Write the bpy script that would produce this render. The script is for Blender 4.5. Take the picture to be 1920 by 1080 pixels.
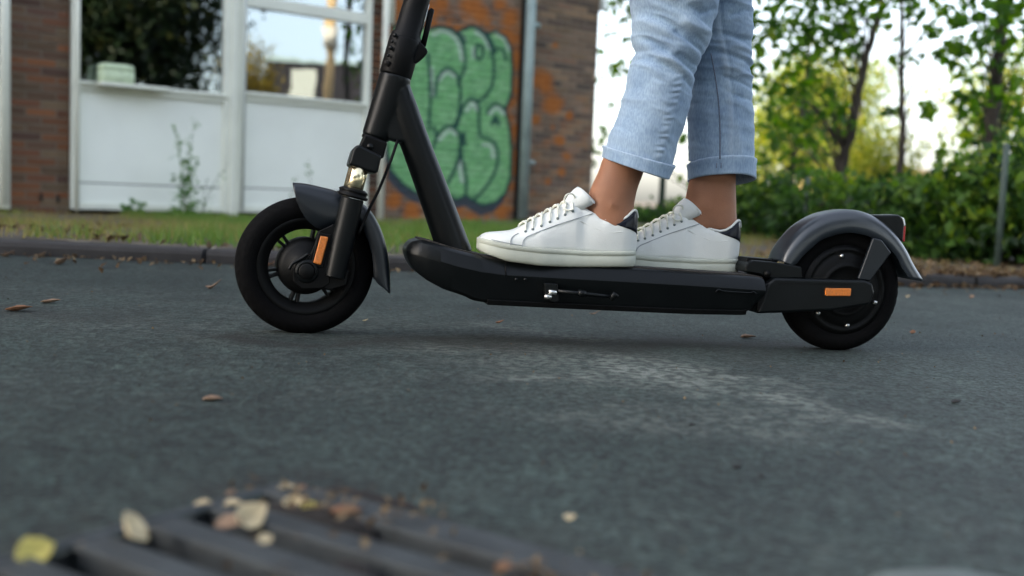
import bpy, bmesh, math, random
import numpy as np
from mathutils import Vector, Matrix

random.seed(7); rng = np.random.default_rng(7)
PI = math.pi
for o in list(bpy.data.objects): bpy.data.objects.remove(o)
SC = bpy.context.scene
COL = SC.collection

# ------------------------------------------------------------------ camera
FPX = 2000.0
PITCH = math.atan(170 / FPX); ROLL = math.radians(2.3)
CAM = np.array([0.0, 0.0, 0.273])
cd = bpy.data.cameras.new('camera'); cam = bpy.data.objects.new('camera', cd); COL.objects.link(cam)
cd.sensor_width = 36; cd.lens = 36 * FPX / 1920; cd.clip_start = 0.02; cd.clip_end = 1500
cam.matrix_world = (Matrix.Translation(CAM.tolist()) @ Matrix.Rotation(PI / 2 - PITCH, 4, 'X') @ Matrix.Rotation(ROLL, 4, 'Z'))
cd.dof.use_dof = True; cd.dof.focus_distance = 2.02; cd.dof.aperture_fstop = 2.6; cd.dof.aperture_blades = 9
SC.camera = cam

# ------------------------------------------------------------------ sky, sun, exposure
SUN_EL = math.radians(24)
SUN_H = np.array([-0.975, -0.22])                       # horizontal direction towards the sun
SUN_AZ = math.atan2(SUN_H[0], SUN_H[1])                 # clockwise from +Y
w = bpy.data.worlds.new('World'); SC.world = w; w.use_nodes = True
nt = w.node_tree; nt.nodes.clear()
sky = nt.nodes.new('ShaderNodeTexSky'); sky.sky_type = 'NISHITA'; sky.sun_disc = False
sky.sun_elevation = SUN_EL; sky.sun_rotation = SUN_AZ; sky.air_density = 1.0; sky.dust_density = 2.6; sky.ozone_density = 1.0
bg = nt.nodes.new('ShaderNodeBackground'); bg.inputs[1].default_value = 0.15
wo = nt.nodes.new('ShaderNodeOutputWorld')
hs = nt.nodes.new('ShaderNodeHueSaturation'); hs.inputs['Saturation'].default_value = .52
nt.links.new(sky.outputs[0], hs.inputs['Color']); nt.links.new(hs.outputs[0], bg.inputs[0]); nt.links.new(bg.outputs[0], wo.inputs[0])
sd = bpy.data.lights.new('sun', 'SUN'); sd.energy = 3.2; sd.angle = math.radians(0.55); sd.color = (1.0, 0.86, 0.66)
so = bpy.data.objects.new('sun', sd); COL.objects.link(so)
sdir = Vector((SUN_H[0] * math.cos(SUN_EL), SUN_H[1] * math.cos(SUN_EL), math.sin(SUN_EL)))
so.rotation_euler = sdir.to_track_quat('Z', 'Y').to_euler(); so.location = (0, 0, 30)
SC.view_settings.view_transform = 'Standard'; SC.view_settings.look = 'None'
SC.view_settings.gamma = 1; SC.view_settings.use_curve_mapping = False
SC.view_settings.exposure = 2.2

# ------------------------------------------------------------------ tracing helpers: where a sight line meets a surface
def ray(px, py):
    xi, yi = px - 960, py - 540
    xd = xi * math.cos(ROLL) + yi * math.sin(ROLL); yd = -xi * math.sin(ROLL) + yi * math.cos(ROLL)
    cp, sp = math.cos(PITCH), math.sin(PITCH)
    return np.array([xd / FPX, cp - yd / FPX * sp, -sp - yd / FPX * cp])
def tilt(x): return -0.0175 * np.clip(x, -3.0, 3.0)
def G(px, py, h=0.0):
    d = ray(px, py); t = (h - CAM[2]) / (d[2] + 0.0175 * d[0]); return CAM + t * d
def at(px, py, y):
    d = ray(px, py); return CAM + d * (y / d[1])
FA = np.array([-3.65, 8.2, 0.0]); FANG = math.radians(38.8)
FD = np.array([math.cos(FANG), math.sin(FANG), 0.0]); FN = np.array([FD[1], -FD[0], 0.0])
def F(px, py, off=0.0):
    d = ray(px, py); t = np.dot(FA + FN * off - CAM, FN) / np.dot(d, FN); p = CAM + t * d
    return float(np.dot(p - FA, FD)), float(p[2])
def FW(t, off, z): return FA + FD * t + FN * off + np.array([0, 0, z])
def proj_np(P):
    v = P - CAM; cp, sp = math.cos(PITCH), math.sin(PITCH)
    z = v[:, 1] * cp - v[:, 2] * sp; yd = -(v[:, 1] * sp + v[:, 2] * cp); xd = v[:, 0]
    xd, yd = FPX * xd / z, FPX * yd / z
    return 960 + xd * math.cos(ROLL) - yd * math.sin(ROLL), 540 + xd * math.sin(ROLL) + yd * math.cos(ROLL)

# ------------------------------------------------------------------ noise
def _h(ix, iy, s):
    n = (ix.astype(np.int64) * 374761393 + iy.astype(np.int64) * 668265263 + s * 974634777) & 0xffffffff
    n = ((n ^ (n >> 13)) * 1274126177) & 0xffffffff
    return ((n ^ (n >> 16)) & 0xffff) / 65535.0
def vnoise(x, y, s=0):
    x = np.asarray(x, float); y = np.asarray(y, float)
    ix, iy = np.floor(x), np.floor(y); fx, fy = x - ix, y - iy
    fx = fx * fx * (3 - 2 * fx); fy = fy * fy * (3 - 2 * fy)
    a = _h(ix, iy, s); b = _h(ix + 1, iy, s); c = _h(ix, iy + 1, s); d = _h(ix + 1, iy + 1, s)
    return (a * (1 - fx) + b * fx) * (1 - fy) + (c * (1 - fx) + d * fx) * fy
def fbm(x, y, s=0, o=4):
    r = 0; a = .5
    for k in range(o): r = r + a * (vnoise(x * 2 ** k, y * 2 ** k, s + k) - .5); a *= .5
    return r

# ------------------------------------------------------------------ materials
MATS = {}
def node_mat(name):
    m = bpy.data.materials.new(name); m.use_nodes = True; n = m.node_tree
    return m, n, n.nodes['Principled BSDF']
def mat(name, col, rough=.6, metal=0.0, var=.15, vscale=30, bump=0.0, bscale=200, spec=.5, coat=0.0, attr=None, detail=4, rvar=0.1):
    m, n, b = node_mat(name); N, L = n.nodes.new, n.links.new
    tc = N('ShaderNodeTexCoord')
    nz = N('ShaderNodeTexNoise'); nz.inputs['Scale'].default_value = vscale; nz.inputs['Detail'].default_value = detail
    L(tc.outputs['Object'], nz.inputs['Vector'])
    mx = N('ShaderNodeMix'); mx.data_type = 'RGBA'
    c = np.array(col[:3])
    mx.inputs[6].default_value = (*np.clip(c * (1 - var), 0, 1), 1); mx.inputs[7].default_value = (*np.clip(c * (1 + var), 0, 1), 1)
    rm = N('ShaderNodeMapRange'); rm.inputs[1].default_value = .3; rm.inputs[2].default_value = .7
    L(nz.outputs[0], rm.inputs[0]); L(rm.outputs[0], mx.inputs[0])
    out = mx.outputs[2]
    if attr:
        at_ = N('ShaderNodeAttribute'); at_.attribute_name = attr
        mu = N('ShaderNodeMix'); mu.data_type = 'RGBA'; mu.blend_type = 'MULTIPLY'; mu.inputs[0].default_value = 1
        L(out, mu.inputs[6]); L(at_.outputs[0], mu.inputs[7]); out = mu.outputs[2]
    L(out, b.inputs['Base Color'])
    rr = N('ShaderNodeMapRange'); rr.inputs[3].default_value = max(0.02, rough - rvar); rr.inputs[4].default_value = min(1, rough + rvar)
    L(nz.outputs[0], rr.inputs[0]); L(rr.outputs[0], b.inputs['Roughness'])
    b.inputs['Metallic'].default_value = metal; b.inputs['Specular IOR Level'].default_value = spec
    b.inputs['Coat Weight'].default_value = coat; b.inputs['Coat Roughness'].default_value = .15
    if bump:
        nb = N('ShaderNodeTexNoise'); nb.inputs['Scale'].default_value = bscale; nb.inputs['Detail'].default_value = 3
        L(tc.outputs['Object'], nb.inputs['Vector'])
        bp = N('ShaderNodeBump'); bp.inputs['Strength'].default_value = bump; bp.inputs['Distance'].default_value = .002
        L(nb.outputs[0], bp.inputs['Height']); L(bp.outputs[0], b.inputs['Normal'])
    MATS[name] = m; return m
def leaf_mat(name, ramp, trans=.5, rough=.5):
    """leaves: colour per leaf from the attribute 'tint' through a ramp, part of the light passes through"""
    m, n, b = node_mat(name); N, L = n.nodes.new, n.links.new
    a = N('ShaderNodeAttribute'); a.attribute_name = 'tint'
    r = N('ShaderNodeValToRGB'); cr = r.color_ramp
    while len(cr.elements) < len(ramp): cr.elements.new(.5)
    for e, (p, c) in zip(cr.elements, ramp): e.position = p; e.color = (*c, 1)
    L(a.outputs['Fac'], r.inputs[0]); L(r.outputs[0], b.inputs['Base Color']); b.inputs['Roughness'].default_value = rough
    b.inputs['Specular IOR Level'].default_value = .3
    t = N('ShaderNodeBsdfTranslucent'); hs = N('ShaderNodeHueSaturation'); hs.inputs['Value'].default_value = 1.5; hs.inputs['Saturation'].default_value = 1.15; hs.inputs['Hue'].default_value = .485
    L(r.outputs[0], hs.inputs['Color']); L(hs.outputs[0], t.inputs[0])
    ms = N('ShaderNodeMixShader'); ms.inputs[0].default_value = trans
    L(b.outputs[0], ms.inputs[1]); L(t.outputs[0], ms.inputs[2]); L(ms.outputs[0], n.nodes['Material Output'].inputs[0])
    return m

# ------------------------------------------------------------------ object helpers
def tag(o, label=None, cat=None, group=None, kind=None):
    if label: o['label'] = label
    if cat: o['category'] = cat
    if group: o['group'] = group
    if kind: o['kind'] = kind
    return o
def thing(name, label, cat, loc=(0, 0, 0), group=None):
    o = bpy.data.objects.new(name, None); COL.objects.link(o); o.location = [float(a) for a in loc]; o.empty_display_size = .1
    return tag(o, label, cat, group)
def origin(p):
    q = Vector((0, 0, 0))
    while p is not None: q += p.location; p = p.parent
    return np.array(q)
def mesh(name, verts, faces, m, smooth=True):
    me = bpy.data.meshes.new(name)
    verts = np.asarray(verts, float)
    if isinstance(faces, np.ndarray):
        k = faces.shape[1]; me.vertices.add(len(verts)); me.vertices.foreach_set('co', verts.astype(np.float32).ravel())
        me.loops.add(faces.size); me.loops.foreach_set('vertex_index', faces.ravel().astype(np.int32))
        me.polygons.add(len(faces)); me.polygons.foreach_set('loop_start', (np.arange(len(faces)) * k).astype(np.int32))
        me.polygons.foreach_set('loop_total', np.full(len(faces), k, np.int32)); me.update(calc_edges=True)
    else:
        me.from_pydata(verts.tolist(), [], [list(f) for f in faces]); me.update()
    if m: me.materials.append(m)
    me.polygons.foreach_set('use_smooth', [smooth] * len(me.polygons))
    return me
def obj(name, verts, faces, m, parent=None, smooth=True, bevel=0, seg=2, base=None, subsurf=0, solid=0, fix=True):
    """verts are world coordinates; the object is linked under parent or gets its origin at base"""
    verts = np.asarray(verts, float)
    org = origin(parent) if parent is not None else (np.array(base, float) if base is not None else np.zeros(3))
    me = mesh(name, verts - org, faces, m, smooth)
    if fix:
        bm = bmesh.new(); bm.from_mesh(me); bmesh.ops.recalc_face_normals(bm, faces=bm.faces); bm.to_mesh(me); bm.free()
    o = bpy.data.objects.new(name, me); COL.objects.link(o)
    if parent is not None: o.parent = parent
    else: o.location = org.tolist()
    if solid:
        s = o.modifiers.new('thickness', 'SOLIDIFY'); s.thickness = solid; s.offset = -1
    if bevel:
        b = o.modifiers.new('bevel', 'BEVEL'); b.width = bevel; b.segments = seg; b.limit_method = 'ANGLE'; b.angle_limit = math.radians(32); b.harden_normals = True
    if subsurf:
        s = o.modifiers.new('sub', 'SUBSURF'); s.levels = subsurf; s.render_levels = subsurf
    return o
def attr_f(o, name, vals):
    a = o.data.attributes.new(name, 'FLOAT', 'POINT'); a.data.foreach_set('value', np.asarray(vals, np.float32))
def attr_c(o, name, vals):
    a = o.data.attributes.new(name, 'FLOAT_COLOR', 'POINT'); a.data.foreach_set('color', np.asarray(vals, np.float32).ravel())
class MB:
    def __init__(s): s.v = []; s.f = []
    def add(s, v, f):
        n = len(s.v); s.v += [list(map(float, p)) for p in v]; s.f += [[i + n for i in q] for q in f]; return s
def loft(rings, caps=True, closed=True):
    v = [p for r in rings for p in r]; n = len(rings[0]); f = []
    for i in range(len(rings) - 1):
        for j in range(n if closed else n - 1):
            a = i * n + j; b = i * n + (j + 1) % n; f.append((a, b, b + n, a + n))
    if caps and closed: f.append(tuple(range(n))[::-1]); f.append(tuple(range((len(rings) - 1) * n, len(rings) * n)))
    return v, f
def catmull(pts, n=6):
    P = [np.array(p, float) for p in pts]; P = [2 * P[0] - P[1]] + P + [2 * P[-1] - P[-2]]; out = []
    for i in range(1, len(P) - 2):
        for k in range(n):
            t = k / n
            out.append(.5 * (2 * P[i] + (P[i + 1] - P[i - 1]) * t + (2 * P[i - 1] - 5 * P[i] + 4 * P[i + 1] - P[i + 2]) * t * t + (3 * P[i] - P[i - 1] - 3 * P[i + 1] + P[i + 2]) * t ** 3))
    out.append(P[-2]); return out
def tube(pts, r, n=12, caps=True, squash=None):
    P = [np.array(p, float) for p in pts]; R = r if hasattr(r, '__len__') else [r] * len(P); rings = []
    up = None
    for i, p in enumerate(P):
        d = P[min(i + 1, len(P) - 1)] - P[max(i - 1, 0)]; d = d / (np.linalg.norm(d) + 1e-12)
        if up is None: up = np.array([0, 0, 1.]) if abs(d[2]) < .9 else np.array([0, 1., 0])
        a = np.cross(d, up); a /= np.linalg.norm(a) + 1e-12; b = np.cross(a, d); up = b
        rings.append([p + R[i] * (a * math.cos(2 * PI * k / n) + b * math.sin(2 * PI * k / n)) for k in range(n)])
    return loft(rings, caps)
def box8(c): return c, [(0, 3, 2, 1), (4, 5, 6, 7), (0, 1, 5, 4), (1, 2, 6, 5), (2, 3, 7, 6), (3, 0, 4, 7)]
def fbox(t0, t1, o0, o1, z0, z1):
    return box8([FW(t0, o0, z0), FW(t1, o0, z0), FW(t1, o1, z0), FW(t0, o1, z0), FW(t0, o0, z1), FW(t1, o0, z1), FW(t1, o1, z1), FW(t0, o1, z1)])
def wbox(x0, x1, y0, y1, z0, z1):
    return box8([np.array(p) for p in ((x0, y0, z0), (x1, y0, z0), (x1, y1, z0), (x0, y1, z0), (x0, y0, z1), (x1, y0, z1), (x1, y1, z1), (x0, y1, z1))])

# ------------------------------------------------------------------ the ground
KX = np.array([-1.612, -.402, 2.204]); KY = np.array([3.343, 3.626, 4.683])
kc = np.polyfit(KX, KY, 2)
def kerb_y(x):
    x = np.asarray(x, float); xc = np.clip(x, -3, 4); s = 2 * kc[0] * xc + kc[1]
    return np.polyval(kc, xc) + s * (x - xc)
WORN = [(985, 700, 20), (1080, 705, 22), (1180, 690, 26), (1260, 700, 30), (1330, 725, 34), (1420, 745, 30), (1500, 765, 24), (1600, 782, 16)]
WP = np.array([G(a, b)[:2] for a, b, c in WORN]); WR = np.array([c for a, b, c in WORN]) * .0011
SCOOTER_SHADOW = [(420, 640, .05), (740, 636, .07), (950, 646, .11), (1090, 642, .11), (1190, 648, .09), (1320, 645, .07), (1500, 650, .05)]  # dark band painted along the scooter's shadow on the asphalt
def seg_dist(P, A, B):
    d = B - A; t = np.clip(((P - A) @ d) / (d @ d), 0, 1); return np.linalg.norm(P - (A + t[:, None] * d), axis=1), t
def road_h(x, y):
    h = tilt(x) + .004 * fbm(x * 1.3, y * 1.3, 3) + .0022 * fbm(x * 14, y * 14, 9, 3)
    return h
GA = math.radians(-33); GU = np.array([math.cos(GA), math.sin(GA)]); GV = np.array([-GU[1], GU[0]])   # the drain grate's axes
GR = (-.69, -.235, .25, .70)                                                                       # its extent along GU, GV
asph, an, ab = node_mat('asphalt')
N, L = an.nodes.new, an.links.new
tc = N('ShaderNodeTexCoord')
def noise_node(scale, det=4, w=None):
    k = N('ShaderNodeTexNoise'); k.inputs['Scale'].default_value = scale; k.inputs['Detail'].default_value = det; L(tc.outputs['Object'], k.inputs['Vector']); return k
n1 = noise_node(1.7, 5); n2 = noise_node(60, 3); n3 = noise_node(230, 2); vo = N('ShaderNodeTexVoronoi'); vo.inputs['Scale'].default_value = 190; L(tc.outputs['Object'], vo.inputs['Vector'])
r1 = N('ShaderNodeValToRGB'); r1.color_ramp.elements[0].position = .32; r1.color_ramp.elements[1].position = .7
r1.color_ramp.elements[0].color = (.0095, .0175, .0165, 1); r1.color_ramp.elements[1].color = (.023, .036, .033, 1); L(n1.outputs[0], r1.inputs[0])
r2 = N('ShaderNodeValToRGB'); r2.color_ramp.elements[0].position = .33; r2.color_ramp.elements[1].position = .68
r2.color_ramp.elements[0].color = (.62, .62, .64, 1); r2.color_ramp.elements[1].color = (1.38, 1.36, 1.32, 1); L(n2.outputs[0], r2.inputs[0])
r3 = N('ShaderNodeValToRGB'); r3.color_ramp.elements[0].position = .35; r3.color_ramp.elements[1].position = .66
r3.color_ramp.elements[0].color = (.45, .45, .45, 1); r3.color_ramp.elements[1].color = (1.8, 1.76, 1.72, 1); L(vo.outputs['Color'], r3.inputs[0])
def mul(a, b, f=1.0, bt='MULTIPLY'):
    x = N('ShaderNodeMix'); x.data_type = 'RGBA'; x.blend_type = bt; x.inputs[0].default_value = f
    L(a, x.inputs[6])
    if isinstance(b, tuple): x.inputs[7].default_value = b
    else: L(b, x.inputs[7])
    return x
n5 = noise_node(7.5, 4); r5 = N('ShaderNodeValToRGB'); r5.color_ramp.elements[0].position = .36; r5.color_ramp.elements[1].position = .64; r5.color_ramp.elements[0].color = (.80, .81, .82, 1); r5.color_ramp.elements[1].color = (1.15, 1.14, 1.12, 1); L(n5.outputs[0], r5.inputs[0])
m0 = mul(r1.outputs[0], r5.outputs[0]); m1 = mul(m0.outputs[2], r2.outputs[0]); m2 = mul(m1.outputs[2], r3.outputs[0])
wa = N('ShaderNodeAttribute'); wa.attribute_name = 'wear'
m3 = N('ShaderNodeMix'); m3.data_type = 'RGBA'; wr = N('ShaderNodeMapRange'); wr.inputs[1].default_value = .42; wr.inputs[2].default_value = .6; wr.inputs[3].default_value = .25; wr.inputs[4].default_value = 1.2; L(n2.outputs[0], wr.inputs[0]); wm_ = N('ShaderNodeMath'); wm_.operation = 'MULTIPLY'; wm_.use_clamp = True; L(wa.outputs['Fac'], wm_.inputs[0]); L(wr.outputs[0], wm_.inputs[1]); L(wm_.outputs[0], m3.inputs[0]); L(m2.outputs[2], m3.inputs[6]); m3.inputs[7].default_value = (.15, .165, .145, 1)
da = N('ShaderNodeAttribute'); da.attribute_name = 'shadow_stain'
m4 = N('ShaderNodeMix'); m4.data_type = 'RGBA'; L(da.outputs['Fac'], m4.inputs[0]); L(m3.outputs[2], m4.inputs[6]); m4.inputs[7].default_value = (.011, .0105, .0095, 1)  # painted scooter shadow, with dark patches at left and round the grate
vc = N('ShaderNodeTexVoronoi'); vc.feature = 'DISTANCE_TO_EDGE'; vc.inputs['Scale'].default_value = 1.3
dv = N('ShaderNodeVectorMath'); dv.operation = 'MULTIPLY_ADD'; n9 = noise_node(5, 4); dv.inputs[1].default_value = (.35, .35, .35); L(n9.outputs['Color'], dv.inputs[0]); L(tc.outputs['Object'], dv.inputs[2]); L(dv.outputs[0], vc.inputs['Vector'])
cm = N('ShaderNodeMapRange'); cm.inputs[1].default_value = .002; cm.inputs[2].default_value = .009; cm.inputs[3].default_value = 1; cm.inputs[4].default_value = 0; L(vc.outputs['Distance'], cm.inputs[0])
ck = N('ShaderNodeMapRange'); ck.inputs[1].default_value = .5; ck.inputs[2].default_value = .62; ck.inputs[4].default_value = .75; n10 = noise_node(.9, 3); L(n10.outputs[0], ck.inputs[0])
cf = N('ShaderNodeMath'); cf.operation = 'MULTIPLY'; L(cm.outputs[0], cf.inputs[0]); L(ck.outputs[0], cf.inputs[1])
m5 = N('ShaderNodeMix'); m5.data_type = 'RGBA'; L(cf.outputs[0], m5.inputs[0]); L(m4.outputs[2], m5.inputs[6]); m5.inputs[7].default_value = (.006, .006, .006, 1)
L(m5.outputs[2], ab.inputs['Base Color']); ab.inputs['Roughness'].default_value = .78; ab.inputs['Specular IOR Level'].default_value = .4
bp = N('ShaderNodeBump'); bp.inputs['Strength'].default_value = .9; bp.inputs['Distance'].default_value = .0025; L(vo.outputs['Distance'], bp.inputs['Height'])
bp2 = N('ShaderNodeBump'); bp2.inputs['Strength'].default_value = .6; bp2.inputs['Distance'].default_value = .004; L(n2.outputs[0], bp2.inputs['Height']); L(bp.outputs[0], bp2.inputs['Normal']); L(bp2.outputs[0], ab.inputs['Normal'])

def grow(a, b, d0, ratio, limit):
    out = [a]; d = d0
    while abs(out[-1] - a) < abs(b - a): out.append(out[-1] + math.copysign(d, b - a)); d = min(d * ratio, limit)
    return out[1:]
xs = np.array(sorted(grow(-2.2, -60, .03, 1.3, 8)) + list(np.arange(-2.2, 2.8, .0125)) + grow(2.8, 60, .03, 1.3, 8))
qs = np.array(sorted(grow(-3.4, -60, .03, 1.3, 8)) + list(np.arange(-3.4, -.02, .0125)) + [0.05])
X, Q = np.meshgrid(xs, qs); Y = kerb_y(X) + Q
Z = road_h(X, Y); V = np.stack([X, Y, Z], -1).reshape(-1, 3)
nx = len(xs); ii = np.arange(len(qs) - 1)[:, None] * nx + np.arange(nx - 1)[None]; ii = ii.ravel()
Fq = np.stack([ii, ii + 1, ii + nx + 1, ii + nx], 1)
ctr = V[Fq].mean(1)[:, :2]; gu = ctr @ GU; gv = ctr @ GV
Fq = Fq[~((gu > GR[0] + .02) & (gu < GR[1] - .02) & (gv > GR[2] + .02) & (gv < GR[3] - .02))]
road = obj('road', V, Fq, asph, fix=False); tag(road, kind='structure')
P2 = V[:, :2]; wear = np.zeros(len(P2))
warpx = P2 + np.stack([fbm(P2[:, 0] * 6, P2[:, 1] * 6, 21), fbm(P2[:, 0] * 6, P2[:, 1] * 6, 22)], 1) * .25
for i in range(len(WP) - 1):
    d, t = seg_dist(warpx, WP[i], WP[i + 1]); r = WR[i] * (1 - t) + WR[i + 1] * t
    wear = np.maximum(wear, np.exp(-(d / (r * 3.0)) ** 2))
for pl, r_, a_ in (([(900, 652), (1050, 655), (1200, 668), (1330, 700)], .07, .75), ([(1100, 780), (1250, 795), (1400, 785)], .07, .4), ([(1000, 675), (1150, 672), (1300, 690), (1440, 725)], .10, .6), ([(900, 610), (1000, 625), (1100, 630)], .05, .5)):
    W2 = [G(a, b)[:2] for a, b in pl]
    for i in range(len(W2) - 1): d, t = seg_dist(warpx, W2[i], W2[i + 1]); wear = np.maximum(wear, a_ * np.exp(-(d / r_) ** 2))
grain = np.clip(.5 + 1.6 * fbm(P2[:, 0] * 22, P2[:, 1] * 22, 31), 0, 1)
bigm = np.clip(.5 + 2.4 * fbm(P2[:, 0] * 1.1 + 4, P2[:, 1] * 2.6, 41), 0, 1)
wear = np.clip(wear * (.25 + .75 * grain) * .95 + .22 * bigm * grain, 0, 1)
shadow_stain = np.zeros(len(P2))
DP = np.array([G(a, b)[:2] for a, b, c in SCOOTER_SHADOW])
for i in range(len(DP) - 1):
    d, t = seg_dist(warpx, DP[i], DP[i + 1]); shadow_stain = np.maximum(shadow_stain, .95 * np.exp(-(d / (SCOOTER_SHADOW[i][2] * .9)) ** 2))  # scooter shadow put into the asphalt colour
d, t = seg_dist(warpx, G(180, 590)[:2], G(-200, 575)[:2]); shadow_stain = np.maximum(shadow_stain, .5 * np.exp(-(d / .1) ** 2))
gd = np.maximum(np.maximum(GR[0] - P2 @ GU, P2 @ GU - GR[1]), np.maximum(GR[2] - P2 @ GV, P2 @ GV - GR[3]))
shadow_stain = np.maximum(shadow_stain, .6 * np.exp(-(np.clip(gd, 0, 9) / .05) ** 2) * grain * 1.3)
attr_f(road, 'wear', wear); attr_f(road, 'shadow_stain', np.clip(shadow_stain * (.4 + .8 * grain), 0, 1))

# kerb: one long strip of low worn concrete kerb stones, each stone a piece
kerbm = mat('kerb_concrete', (.030, .028, .028), .9, var=.35, vscale=14, bump=.8, bscale=160)
kerb = thing('kerb', None, None); kerb['kind'] = 'structure'
def vz(x, y):
    """height of the verge behind the kerb"""
    d = np.clip((y - kerb_y(x) - .12) / 3.5, 0, 1); d = d * d * (3 - 2 * d)
    bank = .25 * np.clip((x - 2.0) / 6, 0, 1) * np.clip((y - kerb_y(x) - 1) / 5, 0, 1)
    return (tilt(x) + .048) * (1 - d) + (.004 + .008 * np.clip(x + 3, 0, 6)) * d + .012 * fbm(x * 1.5, y * 1.5, 51) + .012 * fbm(x * 6, y * 6, 55) + bank
x = -9.0
while x < 14:
    x1 = x + .985; rings = []
    for k in range(5):
        xx = x + (x1 - x) * k / 4; y0 = float(kerb_y(xx)); zt = float(tilt(xx)) + .046; zb = zt - .12; j = .003 * random.uniform(-1, 1)
        rings.append([(xx, y0 + .004 + j, zb), (xx, y0 + j, zt - .018), (xx, y0 + .006, zt - .005), (xx, y0 + .018, zt), (xx, y0 + .115, zt + .001), (xx, y0 + .12, zb)])
    v, f = loft(rings); obj('kerb_stone', v, f, kerbm, kerb, smooth=False)
    x = x1 + .015

# verge: soil sheet from the kerb to the horizon
soil = mat('soil', (.085, .07, .05), .95, var=.4, vscale=6, bump=1, bscale=60)
xs2 = np.array(sorted(grow(-5, -400, .1, 1.3, 60)) + list(np.arange(-5, 9, .06)) + grow(9, 500, .1, 1.3, 60))
qs2 = np.array(list(np.arange(.10, 9, .06)) + grow(9, 700, .1, 1.3, 60))
X, Q = np.meshgrid(xs2, qs2); Y = kerb_y(X) + Q; V = np.stack([X, Y, vz(X, Y)], -1).reshape(-1, 3); nx = len(xs2)
ii = (np.arange(len(qs2) - 1)[:, None] * nx + np.arange(nx - 1)[None]).ravel()
tag(obj('verge', V, np.stack([ii, ii + 1, ii + nx + 1, ii + nx], 1), soil, fix=False), kind='structure')

# ------------------------------------------------------------------ brick building
BW = mat('mortar', (.24, .215, .18), .95, var=.2, vscale=12, bump=.6, bscale=120, attr=None)
brickm = mat('brick', (1, 1, 1), .92, var=.18, vscale=45, bump=.9, bscale=150, attr='paint')
mortm = mat('painted_mortar', (1, 1, 1), .95, var=.12, vscale=45, bump=.6, bscale=150, attr='paint')
whitem = mat('white_frame_paint', (.78, .80, .70), .45, var=.05, vscale=5)
panelm = mat('white_panel', (.88, .91, .84), .4, var=.06, vscale=1.6)
greym = mat('grey_gutter', (.52, .56, .53), .5, var=.08)
darkm = mat('dark_gap', (.015, .013, .011), .9)
zincm = mat('zinc_pipe', (.30, .38, .37), .55, metal=.2, var=.15, vscale=8)
bld = thing('brick_building', 'brown brick building with white window bay, grey downpipe and green graffiti', 'building', FW(2, 0, 0))

# graffiti, traced in the plane of the wall; g = (x, y) in the tracing's own units
def gz(px, py): return (px - 700) * 2.348, py * 2.348
GPOLY = [(88, 118), (150, 100), (245, 128), (290, 116), (340, 126), (372, 146), (400, 124), (432, 114), (470, 128), (500, 150), (540, 138), (582, 162), (606, 210), (612, 300), (610, 400), (594, 455), (580, 478), (598, 550), (610, 650), (606, 780), (582, 850), (540, 890), (482, 906), (440, 884), (408, 862), (370, 880), (330, 862), (250, 858), (190, 850), (130, 810), (78, 752), (58, 640), (66, 500), (62, 380), (76, 240)]
STROKES = [
 [(250, 128), (300, 120), (350, 136), (386, 178), (404, 245), (398, 310), (384, 345), (372, 372)],
 [(240, 235), (248, 320), (252, 420), (248, 500), (244, 570)],
 [(272, 420), (284, 345), (320, 302), (358, 318), (380, 368), (382, 450), (372, 520), (350, 560)],
 [(372, 146), (392, 160), (405, 190)], [(404, 130), (436, 118), (488, 152), (520, 214), (531, 300), (522, 376), (492, 426), (456, 446), (430, 434), (400, 462), (384, 505), (366, 560)],
 [(432, 434), (462, 458), (466, 540), (472, 598), (518, 618), (546, 662), (541, 740), (512, 800), (474, 850), (440, 882)],
 [(455, 200), (450, 232), (456, 258), (470, 262), (482, 240), (478, 205), (462, 196), (455, 200)],
 [(534, 232), (548, 214), (574, 224), (584, 262)], [(498, 150), (520, 176), (530, 216)],
 [(500, 498), (512, 474), (542, 458), (580, 480)], [(522, 548), (538, 512), (552, 552)], [(524, 535), (552, 536)],
 [(262, 652), (284, 592), (326, 556), (366, 572), (382, 620), (374, 700), (350, 762), (326, 812)],
 [(392, 588), (386, 660), (396, 722), (410, 800), (406, 860)], [(382, 690), (362, 740), (338, 784)], [(400, 590), (402, 640)],
 [(268, 560), (276, 590), (284, 600)]]
LIGHT = [[(262, 152), (302, 138), (346, 154), (378, 200), (388, 262)], [(292, 352), (322, 318), (356, 336)], [(292, 612), (334, 574), (362, 592)], [(412, 486), (436, 456), (452, 482)],
 [(514, 500), (544, 476), (574, 500)], [(384, 150), (402, 172)], [(450, 140), (486, 166), (512, 214)], [(484, 636), (520, 646), (528, 690)], [(546, 152), (580, 174), (596, 220)], [(380, 700), (384, 760), (392, 800)], [(256, 300), (258, 420)], [(440, 215), (442, 250)]]
gp = np.array(GPOLY, float)
def inside(P, poly):
    r = np.zeros(len(P), bool); n = len(poly)
    for i in range(n):
        a, b = poly[i], poly[(i + 1) % n]
        c = ((a[1] > P[:, 1]) != (b[1] > P[:, 1])) & (P[:, 0] < (b[0] - a[0]) * (P[:, 1] - a[1]) / (b[1] - a[1] + 1e-9) + a[0]); r ^= c
    return r
def poly_dist(P, pl, closed=False):
    d = np.full(len(P), 1e9); n = len(pl)
    for i in range(n if closed else n - 1): d = np.minimum(d, seg_dist(P, np.array(pl[i], float), np.array(pl[(i + 1) % n], float))[0])
    return d
SMOOTH = [np.array(catmull(s, 4)) for s in STROKES]; LSM = [np.array(catmull(s, 4)) for s in LIGHT]
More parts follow.
